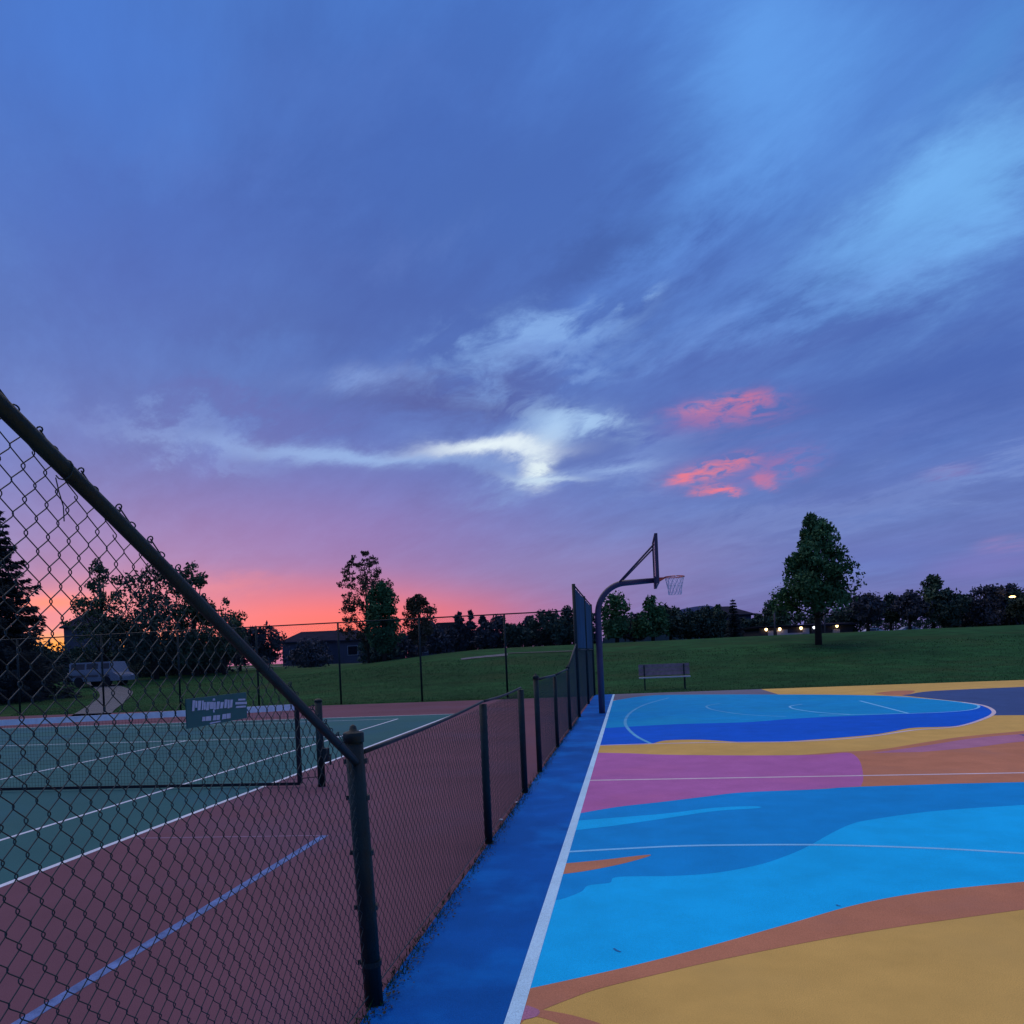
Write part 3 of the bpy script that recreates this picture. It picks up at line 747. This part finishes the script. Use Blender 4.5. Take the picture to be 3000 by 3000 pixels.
# dead leaves and grit collected along the foot of the fence
b = MB(); random.seed(9)
for i in range(1500):
    y = 2.3+random.random()**1.6*14; x = FX+.055+random.gauss(0, .026)
    s = random.uniform(.002, .007); a = random.uniform(0, 6.3); z = .006+random.random()*.006
    pts = [(x+s*math.cos(a+t)*(1+.4*random.random()), y+s*math.sin(a+t)*1.3, z+random.uniform(0, .008)) for t in (0, 1.9, 3.6, 5.0)]
    b.add(pts, [(0, 1, 2, 3)])
tag(b.build('leaf_litter', mat('dry_litter', (.030, .040, .028), .95, var=.4, scale=30)), 'dry leaves and grit along the foot of the fence', 'leaf litter', kind='stuff')
b = MB()
for i in range(2200):
    y = 2.3+random.random()**1.3*15; x = FX+.01+random.gauss(0, .02)
    h = random.uniform(.01, .05); a = random.uniform(0, 3.14); w = .003
    n = len(b.v); b.v += [(x-w*math.cos(a), y-w*math.sin(a), .0), (x+w*math.cos(a), y+w*math.sin(a), 0), (x+random.gauss(0, .02), y+random.gauss(0, .02), h)]; b.f.append((n, n+1, n+2))
tag(b.build('weeds', M_BLADE), 'thin weeds growing through the bottom of the fence', 'weeds', kind='stuff')
M_SCR = mat('pale_scrap', (.6, .62, .66), .8)
for (a_, c_, lab) in ((1515, 2352, 'small pale scrap of litter by the foot of the third fence post'), (1468, 2403, 'tiny pale pebble on the blue strip between the second and third fence posts')):
    p = gp(a_, c_, .004); b = MB(); b.lathe([(.016, 0), (.02, .006), (.012, .012), (.004, .015)], (p.x, p.y, .004), 7); tag(b.build('litter_scrap', M_SCR), lab, 'litter')

# ------------------------------------------------------------------ trees
FOL = {}
def fol(k):
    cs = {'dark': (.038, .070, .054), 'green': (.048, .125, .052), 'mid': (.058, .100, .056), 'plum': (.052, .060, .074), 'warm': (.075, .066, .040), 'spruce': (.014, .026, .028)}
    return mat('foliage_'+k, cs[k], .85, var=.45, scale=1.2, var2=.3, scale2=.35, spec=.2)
def prof(shape, t):
    if shape == 'round': return math.sqrt(max(0, 1-(2*t-1)**2))
    if shape == 'oval': return max(0, math.sin(math.pi*min(1, t**.85)))**.55
    if shape == 'egg': return max(0, (1-t)**.66)*min(1, (t+.10)/.22)**.5*1.04
    if shape == 'cone': return (1-t)*1.0+.03
    if shape == 'vase': return max(0, math.sin(math.pi*(t**1.25)))**.6
    return 1
def leafquad(vs, fs, c, s, rnd):
    a = Vector((rnd.gauss(0, 1), rnd.gauss(0, 1), rnd.gauss(0, .8))).normalized(); b_ = a.orthogonal().normalized()
    b_ = (b_*math.cos(rnd.random()*6.28)+a.cross(b_)*math.sin(rnd.random()*6.28))
    w = a.cross(b_).normalized(); n = len(vs); e1 = b_*s; e2 = w*s*.55
    vs.extend([tuple(c-e1), tuple(c+e2), tuple(c+e1*1.05), tuple(c-e2)]); fs.append((n, n+1, n+2, n+3))
def tree(px, top, hw, D, shape='round', kind='mid', label='', group=None, base=None, n=None, clus=60, leaf=None, trunkfrac=.18, seed=0, name='tree', sparse=1.0, spread=.20, lean=0, nlimb=10, tr=None):
    rnd = random.Random(seed*77+int(px))
    d = ray(px, 1880); P = Vector((d.x*D, d.y*D, 0)); P.z = zt(P.x, P.y)-.03
    ztop = far(px, top, D*1.0).z if True else 0
    H = ztop-P.z; rad = hw/F_PX*D
    zc0 = H*trunkfrac; Hc = H-zc0
    if leaf is None: leaf = max(.10, .0021*D)
    if n is None: n = int(min(7500, max(1500, 3.0*rad*Hc*2/(leaf*leaf)*.45)))
    root = empty(name, P, label, 'tree', group)
    off = Vector((rnd.uniform(0, 99), rnd.uniform(0, 99), 0))
    cl = []
    while len(cl) < clus:
        t = rnd.random(); rr = prof(shape, t)*rad
        if rnd.random() > (prof(shape, t)+.12): continue
        a = rnd.random()*6.283; q = (rnd.random()**.45)*rr
        wob = .82+.36*mnoise.noise(Vector((math.cos(a)*1.3, math.sin(a)*1.3, t*3.2))+off)+.1
        cl.append((Vector((math.cos(a)*q*wob, math.sin(a)*q*wob, zc0+t*Hc*.97)), spread*rad*(.55+.7*rnd.random())*(.5+.5*prof(shape, t))))
    vs = []; fs = []
    for i in range(n):
        c, s = cl[rnd.randrange(len(cl))]
        v = Vector((rnd.gauss(0, 1), rnd.gauss(0, 1), rnd.gauss(0, .75)))
        v = v.normalized()*(rnd.random()**.5)*s*1.35
        p = c+v
        if p.z < zc0*.8: p.z = zc0*.8+rnd.random()*.2
        leafquad(vs, fs, P+p, leaf*rnd.uniform(.6, 1.25), rnd)
    b = MB(); b.v = vs; b.f = fs; b.build('crown', fol(kind), root)
    b = MB(); r0 = tr or max(.06, rad*.065+.04)
    pth = [P+Vector((0, 0, -.05)), P+Vector((rnd.gauss(0, .03), 0, H*.25)), P+Vector((rnd.gauss(0, .08), rnd.gauss(0, .05), H*.55)), P+Vector((rnd.gauss(0, .1), 0, H*.9))]
    b.tube(pth, [r0*1.25, r0, r0*.6, r0*.15], 8)
    for i in range(nlimb):
        c, s = cl[rnd.randrange(len(cl))]
        h0 = max(zc0*.7, min(H*.8, c.z*.6)); s0 = P+Vector((0, 0, h0)); e_ = P+c
        m_ = (s0+e_)/2+Vector((0, 0, -.08*H*.3))
        b.tube([s0, m_, e_], [r0*.45, r0*.28, r0*.08], 5)
    b.build('trunk', M_BARK, root, smooth=True)
    return root

def spruce(px, top, hw, D, label, seed=1, kind='spruce', tiers=26, group=None, leaf=.11, per=90):
    rnd = random.Random(seed)
    d = ray(px, 1880); P = Vector((d.x*D, d.y*D, 0)); P.z = zt(P.x, P.y)-.03
    H = far(px, top, D).z-P.z; rad = hw/F_PX*D
    root = empty('spruce_tree', P, label, 'tree', group)
    vs = []; fs = []; bt = MB(); bt.tube([P, P+Vector((0, 0, H*.5)), P+Vector((0, 0, H))], [H*.022, H*.013, .01], 8)
    for i in range(tiers):
        t = (i+.5)/tiers; z = H*(.05+.94*t); nb = int(4+8*(1-t))
        for k in range(nb):
            a = 6.283*k/nb+rnd.uniform(-.4, .4); L_ = rad*((1-t)**.85)*rnd.uniform(.55, 1.12)+.10
            ex = P+Vector((math.cos(a)*L_, math.sin(a)*L_, z-L_*.22+L_*.1*rnd.random()))
            s0 = P+Vector((0, 0, z)); md = (s0+ex)/2+Vector((0, 0, -L_*.12)); ex.z += L_*.10
            if L_ > .5: bt.tube([s0, md, ex], [.03, .02, .006], 4, False)
            cnt = int(per*L_/rad*1.2)+8
            for q in range(cnt):
                u = rnd.random()**.75; w = (s0*(1-u)**2+md*2*u*(1-u)+ex*u*u)
                side = Vector((-math.sin(a), math.cos(a), 0))*rnd.gauss(0, .14*L_*(1.15-u)+.03)
                p = w+side+Vector((0, 0, -abs(rnd.gauss(0, .07*L_+.03))))
                dirn = (Vector((math.cos(a), math.sin(a), -.35))+side*1.5+Vector((rnd.gauss(0, .3), rnd.gauss(0, .3), rnd.gauss(0, .3)))).normalized()
                wv_ = dirn.orthogonal().normalized(); n = len(vs); s = leaf*rnd.uniform(.6, 1.3)
                vs += [tuple(p-dirn*s), tuple(p+wv_*s*.4), tuple(p+dirn*s*1.1), tuple(p-wv_*s*.4)]; fs.append((n, n+1, n+2, n+3))
    b = MB(); b.v = vs; b.f = fs; b.build('crown', fol(kind), root); bt.build('trunk', M_BARK, root)
    return root

# the large tree on the right
tree(2398, 1502, 134, 45, 'egg', 'green', 'large dense leafy tree standing alone on the grass at the right', clus=90, n=17000, leaf=.115, trunkfrac=.30, seed=14, spread=.225, nlimb=22, tr=.17)
# trees against the sunset
tree(1078, 1606, 92, 62, 'oval', 'warm', 'tall sparse tree with see-through crown against the pink glow', clus=230, n=9500, leaf=.095, trunkfrac=.14, seed=2, spread=.10, nlimb=34, tr=.10)
tree(1124, 1704, 56, 60, 'oval', 'green', 'dense oval tree overlapping the tall sparse one', clus=150, n=11000, leaf=.12, trunkfrac=.12, seed=3, spread=.26)
tree(1229, 1738, 48, 62, 'vase', 'warm', 'smaller oval tree to the right of the dense oval one', clus=100, n=5500, leaf=.11, trunkfrac=.14, seed=5, spread=.24)
spruce(-10, 1440, 200, 40, 'dark spruce with drooping branches at the left edge behind the chain link', seed=3, tiers=30, per=200, leaf=.12)
tree(300, 1632, 115, 58, 'egg', 'mid', 'airy tree with pale sky showing through, behind the sloping rail', clus=80, n=4300, leaf=.13, trunkfrac=.20, seed=6, spread=.18, nlimb=22)
tree(450, 1662, 125, 56, 'round', 'dark', 'broad dark tree just right of the airy tree behind the sloping rail', clus=70, n=6500, leaf=.15, trunkfrac=.10, seed=7, spread=.30)
tree(570, 1645, 115, 58, 'egg', 'mid', 'spiky topped tree rising above the sloping rail', clus=70, n=5600, leaf=.14, trunkfrac=.08, seed=8, spread=.2, nlimb=18)
tree(655, 1752, 75, 58, 'round', 'mid', 'low ragged tree right of the spiky topped one', clus=40, n=2600, leaf=.14, seed=9, spread=.24)
T = [  # px, top, hw, D, shape, kind, label
 (700, 1822, 40, 66, 'round', 'plum', 'low dark bush where the far fence rail meets the sloping rail'),
 (770, 1832, 48, 66, 'round', 'plum', 'rounded dark tree left of the hip roofed house'),
 (905, 1880, 60, 84, 'round', 'plum', 'dark shrub mass in front of the hip roofed house'),
 (1105, 1868, 50, 70, 'round', 'dark', 'dark bush at the foot of the dense oval tree'),
 (1180, 1862, 50, 72, 'round', 'plum', 'dark bush between the two oval trees'),
 (1290, 1838, 48, 74, 'round', 'plum', 'bush in front of the low roofline right of the small oval tree'),
 (1347, 1792, 22, 76, 'egg', 'plum', 'pointed tree against the pink sky, left one of a close pair'),
 (1381, 1787, 18, 76, 'cone', 'plum', 'narrow conifer, right one of a close pair'),
 (1420, 1803, 26, 74, 'egg', 'plum', 'small pointed tree right of the narrow conifer'),
 (1458, 1806, 30, 74, 'round', 'plum', 'rounded tree just left of the last far fence post'),
 (1505, 1828, 28, 72, 'round', 'dark', 'low tree just right of the last far fence post'),
 (1552, 1806, 20, 78, 'oval', 'plum', 'thin twiggy tree in the dip of the dark tree row'),
 (1598, 1792, 36, 74, 'round', 'dark', 'round dark tree two left of the tall windscreen panel'),
 (1640, 1806, 30, 72, 'round', 'dark', 'low dark tree between the round one and the tall fence'),
 (1668, 1778, 32, 74, 'egg', 'dark', 'dark tree touching the tall fence corner'),
 (1720, 1800, 32, 76, 'round', 'dark', 'dark tree seen through the tall fence'),
 (1808, 1742, 42, 68, 'oval', 'green', 'green rounded tree directly under the hoop arm'),
 (1860, 1802, 28, 72, 'round', 'plum', 'low dark tree between the two green rounded trees'),
 (1914, 1744, 38, 68, 'egg', 'green', 'green rounded tree directly under the backboard'),
 (1966, 1770, 32, 72, 'round', 'dark', 'dark tree below the basketball net'),
 (2020, 1792, 40, 74, 'round', 'dark', 'low dark tree right of the basketball net'),
 (2078, 1782, 36, 74, 'round', 'dark', 'dark tree left of the house with the pale gable'),
 (2104, 1768, 22, 80, 'egg', 'mid', 'thin pale topped tree behind the pale gable'),
 (2225, 1800, 34, 82, 'round', 'dark', 'low dark tree between the slim conifer and the lit garage'),
 (2262, 1754, 38, 82, 'egg', 'mid', 'pale green tree over the leftmost garage lamp'),
 (2310, 1768, 40, 82, 'round', 'mid', 'pale green tree left of the large lone tree'),
 (2420, 1782, 50, 80, 'round', 'dark', 'dark tree directly behind the large lone tree'),
 (2490, 1772, 42, 78, 'round', 'dark', 'dark tree right behind the large lone tree'),
 (2545, 1745, 50, 70, 'round', 'plum', 'dark rounded tree over the left white car'),
 (2612, 1733, 34, 72, 'egg', 'dark', 'pointed green tree in the right hand tree row'),
 (2668, 1735, 44, 70, 'round', 'plum', 'dark broad tree over the right parked car'),
 (2737, 1682, 50, 72, 'egg', 'mid', 'tallest tree of the right hand row with a pale tip'),
 (2785, 1728, 44, 70, 'round', 'dark', 'dark tree right of the tallest one in the row'),
 (2828, 1738, 30, 74, 'round', 'plum', 'low tree in the dip of the right hand row'),
 (2888, 1716, 46, 70, 'round', 'plum', 'dark tree left of the orange street lamp'),
 (2955, 1714, 44, 74, 'oval', 'plum', 'dark tree behind the orange street lamp'),
 (3010, 1724, 44, 70, 'round', 'dark', 'dark tree cut by the right edge'),
 (60, 1868, 90, 62, 'round', 'dark', 'dark hedge like bush under the spruce'),
 (200, 1908, 90, 64, 'round', 'dark', 'low bush left of the white van'),
 (330, 1908, 90, 66, 'round', 'dark', 'low bush above the white van'),
 (470, 1880, 95, 62, 'round', 'dark', 'low bush under the broad dark tree'),
 (600, 1872, 80, 62, 'round', 'plum', 'low bush under the spiky topped tree'),
]
for i, t in enumerate(T):
    low = t[1] > 1855 or t[4] == 'round'
    tree(t[0], t[1], t[2]*(1.4 if 1330 < t[0] < 2110 else 1.12), t[3], t[4], t[5], t[6], group='background trees', seed=20+i, clus=34, trunkfrac=(.34 if 2540 < t[0] < 2745 else .16) if t[1] < 1840 else .02, spread=.36, n=int(1500+t[2]*28), leaf=.17, nlimb=5)
spruce(2152, 1753, 26, 68, 'slim conifer in front of the house with the pale gable', seed=11, tiers=14, per=40, leaf=.13)
# understory hedges filling beneath the crowns
def hedge(pa, pb, top, D, label, kind='dark', seed=0):
    rnd = random.Random(seed); A = far(pa, 1880, D); Bp = far(pb, 1880, D); vs = []; fs = []
    n = int(abs(pb-pa)*12)
    for i in range(n):
        u = rnd.random(); x = A.x+(Bp.x-A.x)*u; y = A.y+(Bp.y-A.y)*u+rnd.gauss(0, .6); z0_ = zt(x, y)
        pxx = pa+(pb-pa)*u; zt_ = far(pxx, top+10*mnoise.noise(Vector((pxx*.02, seed, 0))), D).z
        z = z0_+(zt_-z0_)*rnd.random()**.7
        leafquad(vs, fs, Vector((x, y, z)), .22*rnd.uniform(.6, 1.2), rnd)
    o = MB(); o.v = vs; o.f = fs; tag(o.build('hedge', fol(kind)), label, 'hedge', kind='stuff' if False else None)
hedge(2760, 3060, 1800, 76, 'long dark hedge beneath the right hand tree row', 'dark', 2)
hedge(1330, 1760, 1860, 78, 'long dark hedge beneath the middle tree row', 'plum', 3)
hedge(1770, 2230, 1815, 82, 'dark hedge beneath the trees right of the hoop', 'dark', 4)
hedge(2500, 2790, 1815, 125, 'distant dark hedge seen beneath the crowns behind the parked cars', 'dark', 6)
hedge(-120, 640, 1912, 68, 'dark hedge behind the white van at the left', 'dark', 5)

# ------------------------------------------------------------------ houses
def house(pa, pb, eave, ridge, D, depth, label, wall, roofc, ridge_a=.25, ridge_b=.75, wins=(), lamps=(), hip=True, name='house'):
    """front wall faces the field; roof hipped; positions from the photograph's bearings"""
    A = far(pa, 1880, D); B_ = far(pb, 1880, D); ze = far((pa+pb)/2, eave, D).z; zr = far((pa+pb)/2, ridge, D).z
    ux = (B_-A); ux.z = 0; Wd = ux.length; ux.normalize(); uy = Vector((-ux.y, ux.x, 0))
    if uy.y < 0: uy = -uy
    O = Vector((A.x, A.y, 0)); z0_ = 1.2
    root = empty(name, Vector((A.x, A.y, z0_)), label, 'house')
    def Pt(x, y, z): return O+ux*x+uy*y+Vector((0, 0, z))
    b = MB(); b.add([Pt(0, 0, z0_), Pt(Wd, 0, z0_), Pt(Wd, depth, z0_), Pt(0, depth, z0_), Pt(0, 0, ze), Pt(Wd, 0, ze), Pt(Wd, depth, ze), Pt(0, depth, ze)], [(0, 1, 5, 4), (1, 2, 6, 5), (2, 3, 7, 6), (3, 0, 4, 7), (4, 5, 6, 7)])
    b.build('wall', wall, root)
    o_ = .35; b = MB(); ra, rb = (Wd*ridge_a, Wd*ridge_b)
    v = [Pt(-o_, -o_, ze), Pt(Wd+o_, -o_, ze), Pt(Wd+o_, depth+o_, ze), Pt(-o_, depth+o_, ze), Pt(ra, depth/2, zr), Pt(rb, depth/2, zr)]
    v2 = [p-Vector((0, 0, .15)) for p in v[:4]]
    b.add(v+v2, [(0, 1, 5, 4), (1, 2, 5), (2, 3, 4, 5), (3, 0, 4), (0, 6, 7, 1), (1, 7, 8, 2), (2, 8, 9, 3), (3, 9, 6, 0), (9, 8, 7, 6)])
    b.build('roof', roofc, root)
    for (fx, w, za, zb, kind_) in wins:
        b = MB(); x = Wd*fx
        v = [Pt(x-w/2, -.06, z0_+za), Pt(x+w/2, -.06, z0_+za), Pt(x+w/2, -.06, z0_+zb), Pt(x-w/2, -.06, z0_+zb)]; v += [p+uy*.05 for p in v]
        b.add(v, [(0, 1, 2, 3), (0, 4, 5, 1), (1, 5, 6, 2), (2, 6, 7, 3), (3, 7, 4, 0)])
        if kind_ == 'g': b.build('garage_door', mat('pale_door', (.34, .34, .40), .7), root)
        else:
            fo = b.build('window', mat('window_frame', (.30, .30, .34), .6), root)
            b = MB(); v = [Pt(x-w/2+.07, -.07, z0_+za+.07), Pt(x+w/2-.07, -.07, z0_+za+.07), Pt(x+w/2-.07, -.07, z0_+zb-.07), Pt(x-w/2+.07, -.07, z0_+zb-.07)]
            b.add(v, [(0, 1, 2, 3)]); q = b.build('pane', mat('dark_glass', (.01, .012, .02), .08, spec=.6), None); q.parent = fo; q.matrix_parent_inverse = Matrix.Translation(root.location).inverted() @ Matrix.Translation((0, 0, 0)) if False else Matrix()
    for (lx, lz, warm) in lamps:
        p = Pt(Wd*lx, -.22, lz); b = MB(); b.lathe([(.04, -.16), (.11, -.08), (.13, 0), (.11, .08), (.03, .15)], p, 10)
        b.build('wall_lamp', mat('lamp_warm' if warm else 'lamp_cool', (.9, .8, .6), .5, emit=(1.0, .62, .28) if warm else (.85, .9, 1.0), es=6 if warm else 2.5), root, smooth=True)
    return root
W1 = mat('grey_siding', (.06, .06, .095), .85, var=.12, scale=.8); W2 = mat('pale_siding', (.085, .08, .115), .85, var=.1, scale=.6)
RF = mat('grey_shingle', (.028, .030, .048), 1.0, spec=0, var=.2, scale=1.0, bump=.5, bscale=6); RF2 = mat('brown_shingle', (.010, .012, .018), 1.0, spec=0, var=.2, scale=1.0)
house(826, 1000, 1878, 1846, 92, 8, 'grey hip roofed house beyond the field, left of the oval trees', W1, RF, .18, .9, [(.2, 1.2, .9, 2.0, 'w'), (.6, 1.6, .9, 2.0, 'w')])
house(992, 1082, 1874, 1842, 86, 7, 'second grey house with a pale wall, overlapping the hip roofed one', W2, RF, .12, .42, [(.45, 1.2, .9, 2.0, 'w')])
house(1198, 1280, 1862, 1814, 94, 8, 'house with a peaked roof behind the small oval tree', W1, RF, .5, .75, [(.5, 1.2, .9, 2.0, 'w')])
house(1262, 1372, 1850, 1819, 100, 8, 'low house with a flat ridge right of the small oval tree', W1, RF2, .1, .8, [(.5, 1.4, .9, 2.0, 'w')])
house(188, 262, 1836, 1782, 90, 7, 'pale house half hidden behind the airy tree at the left', W2, RF, .42, .60, [(.15, 1.0, 1.2, 2.4, 'w')])
house(2112, 2204, 1800, 1770, 88, 8, 'house with a pale gable behind the slim conifer', mat('blue_siding', (.05, .06, .13), .85), RF, .3, .6, [(.2, 1.1, .9, 2.1, 'w'), (.9, .8, .2, 2.1, 'w')])
# pale gable trim of that house is part of the setting of the roof line
ggx = [far(2114, 1803, 87), far(2143, 1789, 87), far(2190, 1789, 87)]
lampz = far(2300, 1842, 84).z
house(2226, 2374, 1834, 1830, 72, 5, 'long low garage block with warm wall lamps under the trees', mat('dark_siding', (.03, .032, .05), .9), RF2, .1, .9,
      [(.22, .5, .3, 1.4, 'g'), (.45, 1.0, .3, 1.45, 'g'), (.72, 1.6, .3, 1.1, 'g'), (.92, .6, .3, 1.5, 'g')],
      [(.12, far(2243, 1844, 72).z, 1), (.39, far(2284, 1843, 72).z, 1), (.81, far(2346, 1840, 72).z, 1)])
house(2378, 2500, 1828, 1823, 74, 5, 'low dark house right behind the large lone tree', mat('dark_siding', (.03, .032, .05), .9), RF, .1, .9, [(.6, .7, .5, 1.3, 'g')],
      [(.05, far(2385, 1838, 74).z, 0), (.60, far(2463, 1833, 74).z, 1)])
house(2900, 3060, 1772, 1745, 96, 8, 'dark house under the trees near the right edge', mat('dark_siding', (.03, .032, .05), .9), RF, .2, .8, [(.5, 1.6, 2.0, 3.0, 'w')])

# boundary wall behind the trees right of the hoop
A = far(1765, 1880, 79); B_ = far(2045, 1880, 79)
wl = empty('boundary_wall', (A.x, A.y, 1.5), 'pale grey boundary wall glimpsed between trunks behind the hoop', 'wall')
nW = 7
for i in range(nW):
    a = A.lerp(B_, i/nW); c = A.lerp(B_, (i+1)/nW); d_ = (c-a).normalized()*.03; b = MB()
    zt_ = far(1900, 1862, 79).z
    b.add([(a.x+d_.x, a.y+d_.y, 1.0), (c.x-d_.x, c.y-d_.y, 1.0), (c.x-d_.x, c.y-d_.y, zt_), (a.x+d_.x, a.y+d_.y, zt_), (a.x+d_.x, a.y+d_.y+.15, 1.0), (c.x-d_.x, c.y-d_.y+.15, 1.0), (c.x-d_.x, c.y-d_.y+.15, zt_), (a.x+d_.x, a.y+d_.y+.15, zt_)], [(0, 1, 2, 3), (4, 7, 6, 5), (3, 2, 6, 7), (0, 3, 7, 4), (1, 5, 6, 2)])
    b.build('panel', mat('wall_render', (.10, .12, .13), .9, var=.15, scale=1), wl)

# ------------------------------------------------------------------ vehicles
def vehicle(name, px, py, D, Ln, Wd, H, label, cat, bodyc, van=False, yaw=0.0, light=None):
    p = far(px, py, D); z0_ = zt(p.x, p.y)
    root = empty(name, (p.x, p.y, z0_), label, cat)
    cs, sn = math.cos(yaw), math.sin(yaw)
    def Q(x, y, z): return (p.x+x*cs-y*sn, p.y+x*sn+y*cs, z0_+z)
    hl = Ln/2
    if van: pf = [(-hl, .35), (-hl, .95), (-hl+.12, H*.55), (-hl+.08, H-.08), (-hl+.2, H), (hl-.62, H), (hl-.36, H*.56), (hl-.05, H*.46), (hl, .6), (hl, .35)]
    else: pf = [(-hl, .35), (-hl, .75), (-hl+.15, .95), (-hl+.7, 1.0), (-hl+1.15, H-.04), (-hl+1.5, H), (hl-1.9, H), (hl-1.2, .98), (hl-.15, .85), (hl, .65), (hl, .35)]
    b = MB(); n = len(pf)
    vs = [Q(x, -Wd/2*(1 if z < H*.6 else .88), z) for x, z in pf]+[Q(x, Wd/2*(1 if z < H*.6 else .88), z) for x, z in pf]
    b.add(vs, [tuple(range(n)), tuple(range(2*n-1, n-1, -1))]+[(i, i+n, (i+1) % n+n, (i+1) % n) for i in range(n)])
    b.build('body', bodyc, root)
    gl = mat('car_glass', (.008, .010, .018), .1, spec=.6)
    if van: wins = [(-hl+.22, -hl+1.25), (-hl+1.33, -hl+2.2), (-hl+2.36, hl-.60)]; za, zb = H*.40, H-.10
    else: wins = [(-hl+1.25, -hl+2.1), (-hl+2.2, hl-1.75)]; za, zb = .98, H-.08
    for wa, wb in wins:
        for s_ in (-1, 1):
            b = MB(); y0 = s_*(Wd/2+.012); y1 = s_*(Wd/2*.88+.012)
            v = [Q(wa, y0, za), Q(wb, y0, za), Q(wb-.04, y1+s_*.02, zb), Q(wa+.04, y1+s_*.02, zb)]
            b.add(v, [(0, 1, 2, 3)]); b.build('window', gl, root)
    for wx in (-hl+.8, hl-.85):
        for s_ in (-1, 1):
            b = MB(); m = 14; c = (wx, s_*(Wd/2-.08)); r = .33
            ring = [[Q(c[0]+r*math.cos(6.283*k/m), c[1]+o, r+r*math.sin(6.283*k/m)) for k in range(m)] for o in (-.11, .11)]
            b.add(ring[0]+ring[1], [tuple(range(m)), tuple(range(2*m-1, m-1, -1))]+[(k, k+m, (k+1) % m+m, (k+1) % m) for k in range(m)])
            w_ = b.build('wheel', mat('tyre', (.012, .012, .014), .9), root)
    for s_ in (-1, 1):
        b = MB(); b.lathe([(.06, -.05), (.09, 0), (.06, .05)], Q(hl+.0, s_*(Wd/2-.28), .68), 8)
        b.build('headlight', mat('headlight_glass', (.6, .6, .65), .2) if not (light and s_ < 0) else mat('headlight_lit', (.9, .9, 1), .2, emit=(.8, .9, 1), es=4), root)
    return root
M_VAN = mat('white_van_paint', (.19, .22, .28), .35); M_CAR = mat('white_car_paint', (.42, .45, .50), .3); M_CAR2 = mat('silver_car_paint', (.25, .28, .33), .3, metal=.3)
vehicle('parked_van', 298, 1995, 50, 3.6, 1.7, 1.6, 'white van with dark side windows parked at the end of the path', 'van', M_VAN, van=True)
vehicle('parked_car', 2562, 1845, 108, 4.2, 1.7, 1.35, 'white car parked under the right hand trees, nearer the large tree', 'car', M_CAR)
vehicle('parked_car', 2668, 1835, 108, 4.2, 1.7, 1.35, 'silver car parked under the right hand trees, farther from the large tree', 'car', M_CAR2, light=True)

# street lamp
lp = far(2966, 1748, 68); gz = zt(lp.x, lp.y)
sl = empty('street_lamp', (lp.x+1.0, lp.y, gz), 'street lamp glowing orange among the trees near the right edge', 'street lamp')
b = MB(); b.tube([(lp.x+1.0, lp.y, gz-.05), (lp.x+1.0, lp.y, lp.z), (lp.x+.8, lp.y, lp.z+.16), (lp.x+.1, lp.y, lp.z+.12)], [.07, .05, .035, .03], 8); b.build('pole', M_POST, sl, smooth=True)
b = MB(); b.lathe([(.06, -.08), (.22, -.05), (.26, 0), (.12, .07)], (lp.x, lp.y, lp.z), 12); b.build('lamp_head', mat('sodium_lamp', (.9, .6, .3), .5, emit=(1, .55, .18), es=9), sl, smooth=True)
# thin light poles behind the large tree
for i, (ppx, pt, pb) in enumerate(((2268, 1792, 1850), (2414, 1790, 1850))):
    q = far(ppx, pt, 70); g0 = zt(q.x, q.y); b = MB(); b.tube([(q.x, q.y, g0-.05), (q.x, q.y, q.z)], .07, 8); b.lathe([(.07, 0), (.12, .04), (.03, .1)], (q.x, q.y, q.z), 8)
    tag(b.build('utility_pole', mat('pole_wood', (.09, .075, .09), .9), smooth=True), ('thin pale pole left of the large lone tree' if i == 0 else 'thin pale pole just right of the large tree trunk'), 'pole')
